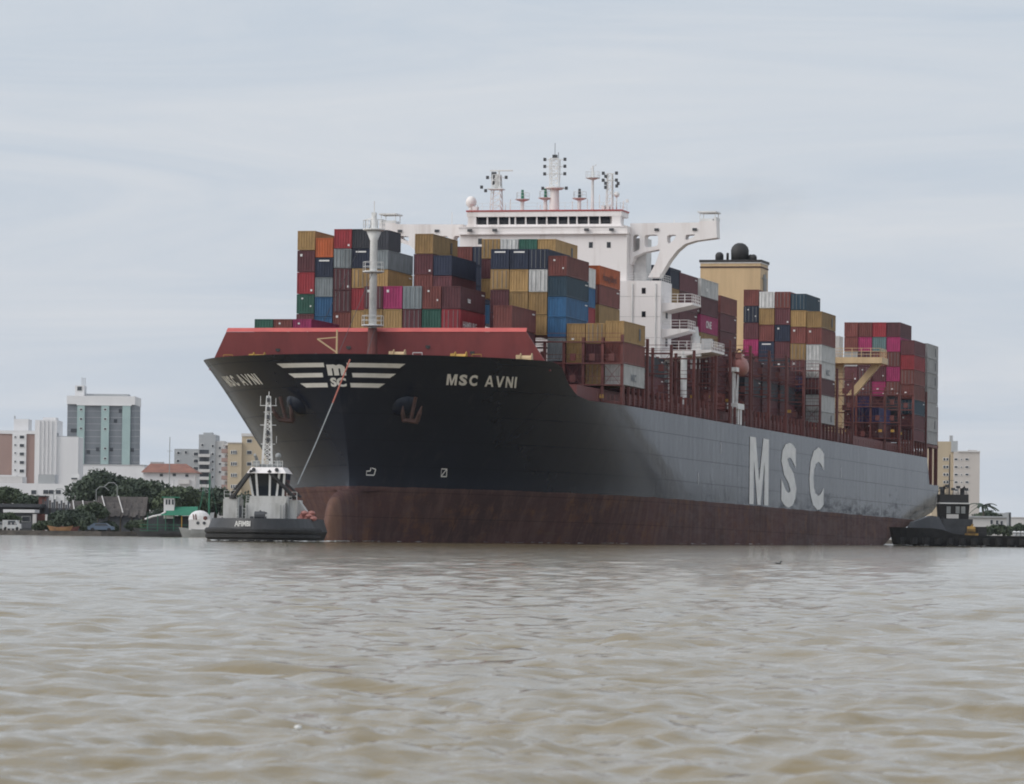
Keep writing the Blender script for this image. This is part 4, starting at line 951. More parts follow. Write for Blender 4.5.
blk(b, 'wall', 'bwhite', 58.4, 80, 437, None, .6, 13); blk(b, 'roof_house', 'bwhite', 44.5, 57.5, 417.5, 420, 1, 6); blk(b, 'roof_house', 'greyw', 58.5, 60, 433, 437, 1, 1)
for x in (40.5, 44.5, 48.5, 52.5): blk(b, 'rib', 'bwhite', x, x+1.1, 420.5, 481, -.35, .35)
blk(b, 'roof_railing', 'greyw', 60, 80, 436.2, 437, .6, .15)
b = bld('office_tower', 'tall grey tower block with pale teal strips and white parapet', 'building', 'towergrey', 69, 142, 403, 1300, 20, g)
blk(b, 'parapet', 'bwhite', 68.3, 142.6, 396, 404.5, -.6, 21.5); blk(b, 'roof_edge', 'greyw', 88, 132, 394, 396, 3, 8); blk(b, 'roof_house', 'bwhite', 76.5, 88, 385.5, 396, 1, 7); wins(b, [(81, 388.5)], 4.5, 4, 1)
for x0, x1 in ((78.8, 86.3), (102.8, 110.7), (124, 132)): blk(b, 'teal_strip', 'teal', x0, x1, 405.5, 466, -.7, .7)
blk(b, 'strip_cap', 'bwhite', 78, 133, 404.5, 405.6, -.8, .8)
wins(b, [(82.5, y) for y in (409.5, 419, 428.5, 438.8, 448.5, 458)], 2.2, 1.9, -.7); wins(b, [(106.7, y) for y in (409.5, 419, 429, 448.5, 458.5)], 2.2, 1.9, -.7)
wins(b, [(99.3, 449.3), (117, 421), (122, 411), (74, 430.5), (77, 430.5), (90, 452), (134, 450), (113, 449.5)], 2.6, 3, 0, frame=False)
mb = MB(); p = at(83.5, 385.5, 1303); c = b.location
for dx, h_ in ((0, 2.4), (.9, 2.3), (.45, 2.2)): mb.bar((p.x-c.x+dx, p.y-c.y, p.z-c.z), (p.x-c.x+dx, p.y-c.y, p.z-c.z+h_), .12)
mb.build('roof_aerial', 'greyw', b)
for q in ((69, 78.8), (86.3, 102.8), (110.7, 124), (132, 142)):
    for k in range(1, 10): blk(b, 'floor_line', 'greyw', q[0], q[1], 404.5+k*6.4, 404.5+k*6.4+.35, -.06, .06)
b = bld('office_podium', 'plain white low block at the foot of the grey tower', 'building', 'bwhite', 80.3, 146, 465, 1230, 14, g); blk(b, 'roof_edge', 'greyw', 80.3, 146.3, 464.4, 465.1, -.2, 14.4)
b = bld('warehouse', 'low white warehouse with a row of dark windows below the silo', 'warehouse', 'bwhite', -4, 81, 483.5, 990, 16, g)
wins(b, [(35.5, 492.2), (47.5, 492), (53, 492), (60, 492)], 5, 4, 0); wins(b, [(76, 478.7)], 6, 1.6, -.2); blk(b, 'upper_wall', 'bwhite', 70, 81, 474, 483.5, .1, 10); blk(b, 'roof_house', 'greyw', 40, 56.5, 474.5, 483.5, .5, 8); blk(b, 'roof_house', 'conc', -4, 24, 476.5, 483.5, 1.5, 9); wins(b, [(69, 489)], 1.6, 2.4)
for x in (36, 42, 50, 58, 66): blk(b, 'rear_post', 'greyw', x, x+.8, 496, 504, -.5, .3)
def red_roof():
    b = bld('tiled_house', 'white two storey house with a red tiled hip roof behind trees', 'house', 'bwhite', 145, 197, 472, 1010, 14, g)
    c = b.location; e = [at(142.5, 472.3, 1009), at(199.5, 472.3, 1009)]; r0 = at(152, 463.5, 1016); r1 = at(188, 463.8, 1016)
    mb = MB(); P = [(e[0].x, 1009), (e[1].x, 1009), (e[1].x, 1024), (e[0].x, 1024)]
    vs = [(x-c.x, y-c.y, e[0].z-c.z) for x, y in P]+[(r0.x-c.x, 1016-c.y, r0.z-c.z), (r1.x-c.x, 1016-c.y, r0.z-c.z)]
    mb.add(vs, [(0, 1, 5, 4), (1, 2, 5), (2, 3, 4, 5), (3, 0, 4), (3, 2, 1, 0)]); mb.build('roof', 'tile', b)
    wins(b, [(163, 475.2), (176, 475), (188.5, 475.6)], 3.2, 2.6); blk(b, 'awning', 'conc', 180, 191, 479.5, 484, -1.2, 1.2); blk(b, 'chimney', 'greyw', 152, 165, 462, 464.5, 9, 3)
red_roof()
b = bld('apartment_block', 'grey apartment block with dark balconies left of the yellow block', 'building', 'greyw', 200.5, 217, 434.5, 1080, 16, g)
blk(b, 'wall', 'greyw', 176, 200.5, 449, None, 2, 12); blk(b, 'wall', 'conc', 217, 226, 441, None, 1, 12); blk(b, 'roof_house', 'greyw', 205, 214, 432.6, 434.5, 2, 5)
for k in range(5):
    blk(b, 'balcony', 'conc', 200, 211.5, 454+k*7.6, 457+k*7.6, -1.2, 1.2); blk(b, 'balcony_recess', 'win', 201, 210.5, 449.8+k*7.6, 453.8+k*7.6, -.1, .09)
wins(b, [(214.3, y) for y in (446, 454, 461.7, 469.5, 477)], 2, 2.4); wins(b, [(204, 445)], 2.2, 2.2); wins(b, [(179.5, 461), (187.5, 452.5), (180, 453)], 2.4, 2.6, 2); wins(b, [(197.5, y) for y in (454, 461, 468.5)], 4.4, 3.2, 2); wins(b, [(221.5, y) for y in (448, 456, 464, 472)], 2, 2, 1)
b = bld('yellow_apartments', 'yellow cream apartment block with pink balconies beside the ship bow', 'building', 'creamw', 229.5, 243.5, 443.2, 1000, 14, g)
blk(b, 'wall', 'creamw', 243.5, 268, 436.5, None, 1, 13); blk(b, 'roof_edge', 'conc', 243, 268.3, 433.5, 436.5, .8, 13.4); blk(b, 'roof_edge', 'conc', 229.2, 243.5, 442.2, 443.2, -.2, 14)
for k in range(5): blk(b, 'balcony', 'pinkw', 223, 229.5, 449+k*8.9, 453+k*8.9, .5, 6); blk(b, 'balcony_slab', 'conc', 223.5, 229.5, 444.8+k*8.9, 445.6+k*8.9, .5, 6)
blk(b, 'side_wall', 'conc', 227, 229.5, 443.6, None, 2, 10)
wins(b, [(x, y) for y in (452.3, 463.8, 475.2, 486.6) for x in (233.3, 235.6, 237.6)], 1.3, 3.2, 0); wins(b, [(251, y) for y in (441, 452.5, 464)], 4.6, 3.2, 1)
b = bld('waterside_apartments', 'pale pinkish apartment block with small windows behind the dark tug', 'building', 'rightw', 955.5, 981.5, 452, 1120, 18, 'buildings on the right bank')
blk(b, 'wall', 'creamw', 934, 957, 441.5, None, 1, 15); blk(b, 'stair_tower', 'greyw', 953, 959.5, 441, 452, .5, 6); blk(b, 'roof_house', 'greyw', 951.8, 954.6, 435.5, 441.5, 1, 2); blk(b, 'roof_edge', 'conc', 959.5, 982, 451, 452.2, -.3, 18.5); blk(b, 'roof_house', 'conc', 971, 979, 450, 451, 3, 5)
wins(b, [(x, y) for y in (459.3, 467, 474.6, 482.2, 490) for x in (957.6, 968.5)], 2.9, 1.7, 0); wins(b, [(x, y) for y in (459.3, 467, 474.6, 482.2) for x in (946, 949)], 1.9, 2.4, 1); wins(b, [(x, y) for y in (459.6, 467.2, 474.8, 482.4) for x in (963,)], 1, 1.3, 0)
b = bld('bank_house', 'long low pale house with blue grey doors behind the right tug', 'house', 'conc', 968, 1008, 517.5, 925, 8, 'buildings on the right bank')
blk(b, 'roof', 'greyw', 967, 1009, 516.2, 517.6, -.5, 9); wins(b, [(993, 522), (998.5, 522.5), (1003, 523)], 2.4, 4, 0)
b = bld('grey_shed', 'grey block shed with a dark end at the far right bank', 'shed', 'greyw', 999, 1012, 513, 960, 8, 'buildings on the right bank'); blk(b, 'end_wall', 'darkgrey', 1010.5, 1012.5, 512.5, None, -.2, 8.2)
b = bld('boundary_wall', 'pale low boundary wall at the right edge of the bank', 'wall', 'conc', 1012, 1060, 518, 985, 1.0, None); blk(b, 'coping', 'conc', 1012, 1060, 517.3, 518, -.2, 1.4)

# waterfront sheds and huts
g = 'waterfront sheds'
b = bld('river_cabin', 'blue grey river cabin with a white roof edge at the left shore', 'cabin', 'shed', 5.5, 34, 513.5, 795, 6, g)
blk(b, 'roof', 'bwhite', 5, 36.5, 509.5, 512.6, -1.0, 8); blk(b, 'porch_wall', 'conc', 34.5, 38, 514, None, -.8, 1.2); blk(b, 'porch_post', 'conc', 47, 49, 514.5, None, -.6, .5); blk(b, 'porch_back', 'brownred', 38, 47, 514, None, 3, .4); wins(b, [(28, 519)], 8, 5, 0); blk(b, 'base', 'darkgrey', 5.5, 37, 528, None, -.2, .2)
b = bld('long_roof_shed', 'dark brown long shed roof behind the river cabin', 'shed', 'black', -6, 41, 507, 806, 5, g); blk(b, 'roof', 'darkgrey', -6, 43, 503.8, 507.2, -1.5, 9)
b = bld('brick_hut', 'small brick red hut among the bare boards', 'hut', 'brownred', 40.5, 47.5, 496.5, 830, 5, g); blk(b, 'roof', 'darkgrey', 40, 48, 495.6, 496.6, -.4, 6)
b = bld('board_fence', 'grey weathered board fence left of the thatched huts', 'fence', 'shed', 44, 72, 508, 812, .5, None)
for k in range(12): blk(b, 'board', 'shed' if k % 3 else 'thatch', 44+k*2.3, 45.9+k*2.3, 499+2*math.sin(k*2.1)+k*.4, None, -.2, .18)
def hut(label, x0, x1, yt, ye, d, depth):
    a = at(x0, ye, d); e_ = at(x1, ye, d); t = at((x0+x1)/2, yt, d); h = empty('thatched_hut', label, 'hut', T3((a.x+e_.x)/2, d, GZ), 'thatched huts on the left shore')
    wx = (e_.x-a.x)/2; ze = a.z-GZ; zt = t.z-GZ; mb = MB(); rr = random.Random(int(x0))
    n_ = 26
    for j in range(3):                                              # three ragged courses of thatch
        z0 = ze+(zt-ze)*j/3-.25; z1 = ze+(zt-ze)*(j+1)/3; y0_ = depth/2*j/3-.15*(2-j); y1_ = depth/2*(j+1)/3
        for k in range(n_):
            u0 = -wx+2*wx*k/n_; u1 = u0+2*wx/n_*1.02; dz = rr.uniform(-.3, .1); mb.add([(u0, y0_, z0+dz), (u1, y0_, z0+dz+rr.uniform(-.1, .1)), (u1, y1_, z1), (u0, y1_, z1), (u0, y0_+.3, z0+dz), (u1, y0_+.3, z0+dz)], [(0, 1, 2, 3), (1, 0, 4, 5)])
    mb.add([(-wx, depth/2, zt), (wx, depth/2, zt), (wx, depth, ze), (-wx, depth, ze)], [(0, 1, 2, 3)]); mb.build('roof', 'thatch', h)
    mb = MB(); mb.box(-wx*.93, wx*.93, .7, depth-.6, -.4, ze); mb.build('wall', 'shed', h)
    for q in (-.9, -.45, 0, .45, .9):
        mb = MB(); mb.bar((wx*q, .35, -.3), (wx*q, .35, ze+.1), .13, 6); mb.build('post', 'bark', h)
    for q in (-.55, .1):
        mb = MB(); mb.bar((wx*q, -.3, ze+.3), (wx*(q-.28), depth/2-.2, zt+.1), .1, 5); mb.build('roof_pole', 'conc', h)
hut('thatched hut with pale roof poles left of the green roofed boat', 97, 147.5, 496.5, 514, 800, 9)
hut('lower thatched hut half hidden by the shore tree', 70, 100, 501, 516, 806, 8)

# ------------------------------------------------------------------ trees
def tree(name, label, cat, x0, x1, yt, yb, d, seed, mat='leaf', lobes=9, leaves=5000, size=.42, group='trees on the left bank', ground=GZ, skew=0, trunk=True):
    rr = random.Random(seed); a = at(x0, yb, d); b_ = at(x1, yb, d); t = at((x0+x1)/2, yt, d); wx = (b_.x-a.x)/2; z0 = max(0, a.z-ground); z1 = t.z-ground
    e = empty(name, label, cat, T3((a.x+b_.x)/2, d, ground), group)
    cl = []
    for i in range(lobes):
        u = -.78+1.56*(i+.5)/lobes+rr.uniform(-.1, .1); env = math.sqrt(max(.05, 1-u*u))*(1+skew*u)
        r_ = (z1-z0)*rr.uniform(.26, .40); zc = z0+(z1-z0)*env*rr.uniform(.45, .62); zc = min(zc, z0+(z1-z0)*env*1.02-r_*.8)
        cl.append((Vector((u*wx, rr.uniform(-.5, .5)*min(wx, 6), zc)), max(r_, .8)))
    mb = MB()
    for k in range(leaves):
        c, r_ = rr.choice(cl); dv = Vector((rr.gauss(0, 1), rr.gauss(0, 1), rr.gauss(0, 1))).normalized(); rad = r_*(rr.uniform(.35, 1)**.5)*(1+.22*mnoise.noise(dv*2.3+c*.7))
        p = c+Vector((dv.x*1.25, dv.y*1.1, dv.z*.92))*rad
        if p.z < z0-.5: continue
        n_ = (dv+Vector((rr.gauss(0, .7), rr.gauss(0, .7), rr.gauss(0, .7)))).normalized(); u = n_.orthogonal().normalized(); v = n_.cross(u); s_ = size*rr.uniform(.5, 1.25); q = rr.uniform(0, 6.28); u, v = u*math.cos(q)+v*math.sin(q), v*math.cos(q)-u*math.sin(q)
        mb.add([p-u*s_, p-v*s_*.55, p+u*s_, p+v*s_*.55], [(0, 1, 2, 3)])
    mb.build('crown', mat, e)
    if trunk:
        mb = MB(); zf = z0+(z1-z0)*.45; mb.tube([(0, 0, -.3), (rr.uniform(-.2, .2), 0, zf*.5), (0, 0, zf)], [.42, .34, .25], 8)
        for c, r_ in cl[::2]: mb.tube([(0, 0, zf*.75), (c.x*.5, c.y*.5, (zf+c.z)/2), tuple(c)], [.2, .14, .06], 6)
        mb.build('trunk', 'bark', e)
    return e
tree('shade_tree', 'large dark dome shaped tree below the grey tower', 'tree', 80, 136, 466.5, 508, 905, 1, lobes=12, leaves=11000, size=.46)
tree('shade_tree', 'dark tree right of the large dome shaped tree', 'tree', 124, 172, 474, 512, 890, 2, lobes=10, leaves=9000, size=.45, skew=-.25)
tree('shade_tree', 'lower tree in front of the red roofed house', 'tree', 160, 205, 482, 514, 885, 3, 'leaf2', lobes=9, leaves=6500, size=.42)
tree('shade_tree', 'dark tree in front of the grey apartments', 'tree', 196, 240, 484, 520, 895, 4, lobes=9, leaves=6500, size=.42)
tree('shade_tree', 'dark low tree under the yellow apartment block', 'tree', 228, 275, 490, 522, 880, 5, lobes=8, leaves=5500, size=.42)
tree('hedge_tree', 'spreading low tree at the left edge of the picture', 'tree', -16, 34, 485, 508, 850, 6, 'leaf2', lobes=10, leaves=6500, size=.4, skew=-.3)
tree('hedge_tree', 'small low tree behind the long dark shed roof', 'tree', 20, 50, 493, 508, 840, 7, lobes=7, leaves=1500, size=.45, skew=-.35)
tree('shore_tree', 'bushy small tree on the shore before the thatched huts', 'tree', 63, 92, 504, 531, 785, 8, lobes=9, leaves=4500, size=.34)
tree('shore_tree', 'pale green small tree beside the thatched hut', 'tree', 80, 108, 499, 522, 790, 9, 'leaf2', lobes=8, leaves=2600, size=.3)
tree('shore_tree', 'small leafy tree over the white parked van', 'tree', -8, 22, 511, 524, 787, 10, 'leaf2', lobes=6, leaves=1000, size=.36)
for i, (x0, x1, yt, nm, sd) in enumerate(((36, 58, 520, 'dark shrub by the boat between cabin porch and shore tree', 31), (100, 118, 521, 'dark shrub behind the blue car', 32), (128, 152, 519, 'dark shrub beside the green boat stern', 33), (54, 76, 506, 'tangled dark shrub under the board fence', 34), (-8, 12, 517, 'dark shrub at the left picture edge', 35), (146, 172, 505, 'dark bush behind the green boat wheelhouse', 36))):
    tree('shore_shrub', nm, 'shrub', x0, x1, yt, 533, 790+i*2.5, sd, 'leaf' if i % 2 else 'leaf2', lobes=6, leaves=1500, size=.32, group='shrubs on the left shore', trunk=False)
g2 = 'trees on the right bank'
tree('bank_tree', 'rounded dark tree right of the dark tug wheelhouse', 'tree', 974, 1004, 508.5, 528, 940, 11, lobes=8, leaves=1800, size=.45, group=g2)
tree('bank_shrub', 'low pale green shrubs at the far right bank', 'shrub', 985, 1012, 523, 536, 915, 12, 'leaf2', lobes=8, leaves=1300, size=.4, group=g2, trunk=False)
tree('bank_shrub', 'low pale green shrubs cut by the right picture edge', 'shrub', 1006, 1040, 521.5, 536, 918, 13, 'leaf2', lobes=8, leaves=1300, size=.4, group=g2, trunk=False)
def palm(label, x, yt, d, seed):
    rr = random.Random(seed); p = at(x, yt, d); e = empty('palm_tree', label, 'palm tree', T3(p.x, d, GZ), g2); h = p.z-GZ
    mb = MB(); mb.tube([(0, 0, -.3), (.2, 0, h*.5), (0, 0, h)], [.3, .22, .18], 7); mb.build('trunk', 'bark', e)
    mb = MB()
    for k in range(14):
        a = k*2.4+rr.random(); L_ = rr.uniform(2.2, 3.4); up = rr.uniform(-.1, .7); pts = []
        for i in range(6):
            t = i/5; pts.append(Vector((math.cos(a)*L_*t, math.sin(a)*L_*t, h+up*L_*t-1.1*L_*.5*t*t)))
        sd = Vector((-math.sin(a), math.cos(a), 0))
        for i in range(5):
            w_ = .45*(1-i/6); mb.add([pts[i]-sd*w_, pts[i]+sd*w_-Vector((0, 0, .2)), pts[i+1]+sd*w_*.8-Vector((0, 0, .2)), pts[i+1]-sd*w_*.8], [(0, 1, 2, 3)])
    mb.build('crown', 'leaf', e)
palm('single palm rising over the right bank beside the apartment block', 984.5, 505.5, 930, 3)

# ------------------------------------------------------------------ small boats, cars and poles on the left shore
def boat_shell(L, B, Hh, rake=.6, sheer=.5, n=15, low=.55):
    mb = MB(); vs = []; fs = []
    for i in range(n):
        t = i/(n-1); u = abs(2*t-1); w_ = B/2*(1-u**3.2); x = -L/2+L*t; zt = Hh+sheer*u*u
        for q, (f_, z) in enumerate(((.45, -.6), (.8, 0), (.95, zt*low), (1, zt))):
            xx = x+(rake*(z/Hh)*(1 if t > .5 else -1)*u**3); vs.append((xx, w_*f_, z)); vs.append((xx, -w_*f_, z))
    for i in range(n-1):
        o = i*8; p = o+8
        for q in range(3):
            fs.append((o+2*q, p+2*q, p+2*q+2, o+2*q+2)); fs.append((o+2*q+1, o+2*q+3, p+2*q+3, p+2*q+1))
        fs.append((o+6, p+6, p+7, o+7))
    for o in (0, (n-1)*8): fs.append((o, o+2, o+4, o+6, o+7, o+5, o+3, o+1))
    mb.add(vs, fs); return mb
c0 = at(178, 538.3, 752); fb = empty('ferry_boat', 'wooden river boat with a green canopy roof and white wheelhouse', 'boat', T3(c0.x, 752, 0))
boat_shell(12.6, 3.4, 1.0, .7, .45).build('hull', 'darkgrey', fb)
mb = MB()
for z_ in (1.0, 1.5, 2.0): mb.bar((-6.0, -1.5, z_), (3.5, -1.5, z_), .06)
mb.build('side_rail', 'green', fb)
def fx(x): return (x-178)/F*752
def fz(y): return (538.3-y)/F*752
mb = MB(); mb.prism([(fx(163), -1.8, fz(516.8)), (fx(199), -1.8, fz(516.8)), (fx(199.5), -.2, fz(508)), (fx(171), -.2, fz(508.6))], (0, 0, 0), (0, .05, .05)); mb.prism([(fx(171), -.2, fz(508.6)), (fx(199.5), -.2, fz(508)), (fx(199), 1.8, fz(516.8)), (fx(163), 1.8, fz(516.8))], (0, 0, 0), (0, .05, .05)); mb.build('canopy', 'tarp', fb)
mb = MB(); mb.box(fx(165.5), fx(176), -.9, .9, fz(520), fz(499.5)); wh = mb.build('wheelhouse', 'bwhite', fb)
mb = MB(); mb.box(fx(163.5), fx(181), -1.1, 1.1, fz(499.4), fz(498.2)); mb.build('roof', 'tarp', wh)
for x in (167.4, 170.2, 173.6):
    mb = MB(); mb.box(fx(x), fx(x+1.8), -.95, -.9, fz(506), fz(501)); mb.build('window', 'win', wh)
for x in (150, 160, 168, 176, 184, 192, 199):
    mb = MB(); mb.bar((fx(x), -1.55, .9), (fx(x), -1.55, fz(517)), .07, 5); mb.build('post', 'yellow' if x in (184, 192) else 'green', fb)
mb = MB(); mb.tube([(fx(147), -.9, fz(521)), (fx(155), -1.2, fz(518)), (fx(163), -1.4, fz(516.5)), (fx(168), -1.4, fz(513))], .16, 6); mb.build('awning_edge', 'bwhite', fb)
mb = MB(); mb.box(fx(148), fx(200), .8, 1.2, .9, fz(517.2)); mb.box(fx(154), fx(170), -.9, -.4, .9, 2.4); mb.box(fx(176), fx(182), -.9, -.5, .9, 2.2); mb.build('cabin_wall', 'darkgrey', fb)
c0 = at(203, 538.6, 742); db = empty('cabin_boat', 'small boat with a white domed cabin and two portholes', 'boat', T3(c0.x, 742, 0))
boat_shell(6.2, 2.6, 1.3, .5, .35).build('hull', 'grey', db)
mb = MB(); mb.ball((-.3, 0, 2.95), 1.0, 16, (1.85, 1.2, 1.5)); mb.box(-2.0, 1.5, -1.15, 1.15, 1.2, 2.95); cb = mb.build('cabin', 'bwhite', db)
for x in (-.5, .55): mb = MB(); mb.tube([(x, -1.22, 2.35), (x, -1.1, 2.35)], .27, 12); mb.build('porthole', 'win', db)
for x in (-1.25, -.85): mb = MB(); mb.prism([(x, -1.22, 2.9), (x+.16, -1.22, 2.9), (x+.02, -1.0, 3.8), (x-.14, -1.0, 3.8)], (0, 0, 0), (0, -.06, .02)); mb.build('stripe', 'brownred', db)
mb = MB(); mb.ball((.7, -1.05, 3.1), .38, 10, (1, .4, 1.1)); mb.build('hatch', 'brownred', db)
m0 = at(210.5, 538, 748); gm = empty('green_derrick', 'tall thin green boat mast with a slanted boom and stays', 'mast', T3(m0.x, 748, 0))
mb = MB(); mb.tube([(0, 0, .4), (0, 0, 5), (.05, 0, 10.6)], [.2, .17, .09], 8); mb.build('pole', 'green', gm)
mb = MB(); mb.bar((0, 0, 4.6), (-1.6, 0, 9.6), .03) ; mb.bar((0, 0, 10.2), (-1.7, 0, 4.2), .03); mb.bar((0, 0, 10.2), (1.4, 0, 3.6), .03); mb.bar((-1.7, 0, 4.0), (-.9, 0, 8.4), .08); mb.build('stay', 'green', gm)
r0 = at(62, 530.5, 774); rb = empty('rowing_boat', 'small wooden boat pulled up on the left shore', 'boat', T3(r0.x, 774, GZ+.1)); boat_shell(3.6, 1.2, .55, .3, .3).build('hull', 'wood', rb)
mb = MB(); mb.box(-1.2, 1.2, -.4, .4, .5, .58); mb.build('seat', 'wood', rb)
r0 = at(72, 530.5, 776); rb = empty('rowing_boat', 'dark red boat beside the wooden boat under the shore tree', 'boat', T3(r0.x, 776, GZ+.05)); boat_shell(2.6, 1.0, .6, .25, .25).build('hull', 'brownred', rb)
def car(label, x, d, mat, L=4.3, Hh=1.45, van=False):
    p = at(x, 530, d); e = empty('parked_car', label, 'car', T3(p.x, d, GZ)); mb = MB()
    pr = [(-L/2, .3), (L/2, .3), (L/2, .85), (L*.36, .95), (L*.2, Hh), (-L*.26, Hh), (-L*.42, .95), (-L/2, .85)] if not van else [(-L/2, .35), (L/2, .35), (L/2, 1.1), (L*.38, 1.2), (L*.27, Hh), (-L*.5, Hh)]
    mb.prism([(a, -.85, b) for a, b in pr], (0, 0, 0), (0, 1.7, 0)); mb.build('body', mat, e)
    mb = MB(); mb.prism([(-L*.22, -.875, .98), (L*.28, -.875, .98), (L*.18, -.875, Hh-.12), (-L*.2, -.875, Hh-.12)], (0, 0, 0), (0, .02, 0)); mb.build('window', 'win', e)
    for a in (-.31, .31):
        for y in (-.88, .7): mb = MB(); mb.tube([(L*a, y, .32), (L*a, y+.2, .32)], .32, 12); mb.build('wheel', 'rubber', e)
car('blue parked car in front of the thatched huts', 103, 781, 'carblue', 4.6)
car('white parked van at the left shore under a small tree', 14, 783, 'carwhite', 3.2, 1.8, True)
car('grey parked car at the left picture edge', 1, 784, 'grey', 3.6, 1.5)
def pole(name, label, cat, x, yt, d, r_, mat, z0=.75):
    p = at(x, yt, d); e = empty(name, label, cat, T3(p.x, d, z0)); mb = MB(); mb.tube([(0, 0, -.2), (0, 0, p.z-z0)], [r_, r_*.6], 6); mb.build('pole', mat, e); return e, p.z-z0
e, h = pole('radio_mast', 'thin tall radio mast left of the grey apartments', 'mast', 171.5, 437, 960, .13, 'grey'); mb = MB(); mb.bar((-.6, 0, h-3), (.6, 0, h-3), .05); mb.bar((1.0, 0, h*.55), (1.0, 0, h-11), .05); mb.bar((0, 0, h-11), (1.0, 0, h-11), .04); mb.build('bracket', 'grey', e)
for x, yt, nm in ((55.5, 492, 'street lamp pole in front of the white warehouse'), (119, 486, 'curved street lamp pole over the thatched hut'), (98, 490, 'curved street lamp pole left of the dome tree')):
    e, h = pole('street_lamp', nm, 'street lamp', x, yt, 845, .1, 'grey')
    sg = -1 if x == 119 else 1; mb = MB(); mb.tube([(0, 0, h), (sg*.6, 0, h+.6), (sg*1.6, 0, h+.6), (sg*2.4, 0, h-.1)], .07, 6); mb.build('arm', 'grey', e)
for i, x in enumerate((5, 9, 13, 17, 21)):
    e, h = pole('mooring_post', f'thin pale post at the shore edge, {("first", "second", "third", "fourth", "fifth")[i]} from the left', 'post', x, 523.5 if i < 4 else 521, 771.5, .09, 'conc')
    e['group'] = 'posts along the shore edge'; mb = MB(); mb.box(-.13, .13, -.13, .13, h, h+.12); mb.build('cap', 'conc', e)

# ------------------------------------------------------------------ tug under the bow, seen bow on
TD = 505.0; tc_ = at(266, 541.7, TD)
tug = empty('harbour_tug', 'grey and white tug with a tall lattice mast under the ship bow', 'tugboat', Matrix.Translation((tc_.x, TD, 0)) @ Matrix.Rotation(math.radians(-4), 4, 'Z'))
q = 4500/TD
def ux(x): return (x-266)/q
def uz(y): return (541.7-y)/q
def plan(y, B, L):                                                  # half breadth of a blunt bow facing -Y
    t = max(0, min(1, (y+L*.35)/(L*.30))); return B/2*(1-(1-t)**2.2)**.62
def tug_hull(B, L, z0, z1, flare, mat, name, parent, thick=None):
    mb = MB(); ys = [-L*.35+L*.30*(i/14)**2 for i in range(15)]+[L*.1, L*.3, L*.5]; vs = []; fs = []
    for y in ys:
        w0 = plan(y, B-flare, L); w1 = plan(y, B, L)
        if y > L*.3: w0 *= .92; w1 *= .92
        vs += [(-w1, y, z1), (-w0, y+flare*.5*(1 if y < 0 else 0), z0), (w0, y+flare*.5*(1 if y < 0 else 0), z0), (w1, y, z1)]
    for i in range(len(ys)-1):
        o = 4*i; p = o+4; fs += [(o, o+1, p+1, p), (o+2, o+3, p+3, p+2), (o+3, o, p, p+3)]
    fs.append((len(ys)*4-4, len(ys)*4-3, len(ys)*4-2, len(ys)*4-1)); mb.add(vs, fs); return mb.build(name, mat, parent, smooth=False)
tug_hull(12.3, 26, -1.2, 1.15, 1.9, 'rubber', 'hull', tug)
tug_hull(11.3, 26.0, 1.15, 2.6, -1.0, 'shed_dark', 'bulwark', tug)
mb = MB()
for zz, rr_, BB in ((1.2, .38, 12.2), (.6, .34, 12.1), (.05, .34, 11.8)):
    pts = []
    for i in range(41):
        a = abs(2*i/40-1); yy = -9.1+9.5*a**2.6; pts.append((plan(yy, BB, 26)*(1 if i > 20 else -1), yy-.12, zz))
    mb.tube(pts, rr_, 8)
mb.build('bow_fender', 'rubber', tug)
v, f = text_mesh('AFIMBI', .95, bold=.03, align='CENTER'); mb = MB(); mb.add([(ux(255)+a*.62, -9.5-.04+abs(ux(255)+a*.62)*.05, 1.72+b*.85) for a, b, _ in v], f); mb.build('lettering', 'letter', tug)
mb = MB(); mb.box(ux(250.5), ux(290), -3.4, 6, 2.0, uz(503)); dh = mb.build('deckhouse', 'tugwhite', tug)
mb = MB(); mb.box(ux(227), ux(241), -2.4, 3, 1.8, uz(499.5)); mb.box(ux(228), ux(240), -2.3, 2.9, uz(499.5), uz(497.8)); mb.build('funnel_casing', 'tugwhite', tug)
mb = MB(); mb.box(ux(288.8), ux(301), -2.4, 3, 1.8, uz(499.8)); mb.prism([(ux(301), -1, 2), (ux(301), -1, uz(500)), (ux(309), -1, uz(511)), (ux(311), -1, 2)], (0, 0, 0), (0, 2, 0)); mb.build('funnel_casing', 'tugwhite', tug)
for x, y, w_, h_ in ((257, 518, 3.5, 3), (270, 518, 3.5, 3), (265.5, 511.5, 1.6, 2.2), (271, 513, 1.8, 1.6), (245.5, 512, 3, 12)):
    mb = MB(); mb.box(ux(x-w_/2), ux(x+w_/2), -3.46, -3.38, uz(y+h_/2), uz(y-h_/2)); mb.build('opening', 'darkgrey', dh)
def frust(mb, xa0, xa1, za, xb0, xb1, zb, ya0, ya1, yb0, yb1):
    mb.add([(xa0, ya0, za), (xa1, ya0, za), (xa1, ya1, za), (xa0, ya1, za), (xb0, yb0, zb), (xb1, yb0, zb), (xb1, yb1, zb), (xb0, yb1, zb)], [(3, 2, 1, 0), (4, 5, 6, 7), (0, 1, 5, 4), (1, 2, 6, 5), (2, 3, 7, 6), (3, 0, 4, 7)])
mb = MB(); frust(mb, ux(253), ux(291), uz(503), ux(254), ux(290), uz(496.5), -2.6, 3, -2.6, 3); mb.rail([(ux(251), -3.2, uz(503)), (ux(290), -3.2, uz(503))], .75, .035, .9, 3); mb.build('bridge_deck', 'tugwhite', tug)
mb = MB(); frust(mb, ux(256.5), ux(287), uz(496.5), ux(252.5), ux(289), uz(473.5), -2.2, 2.4, -2.9, 2.8); whs = mb.build('wheelhouse', 'glass', tug)
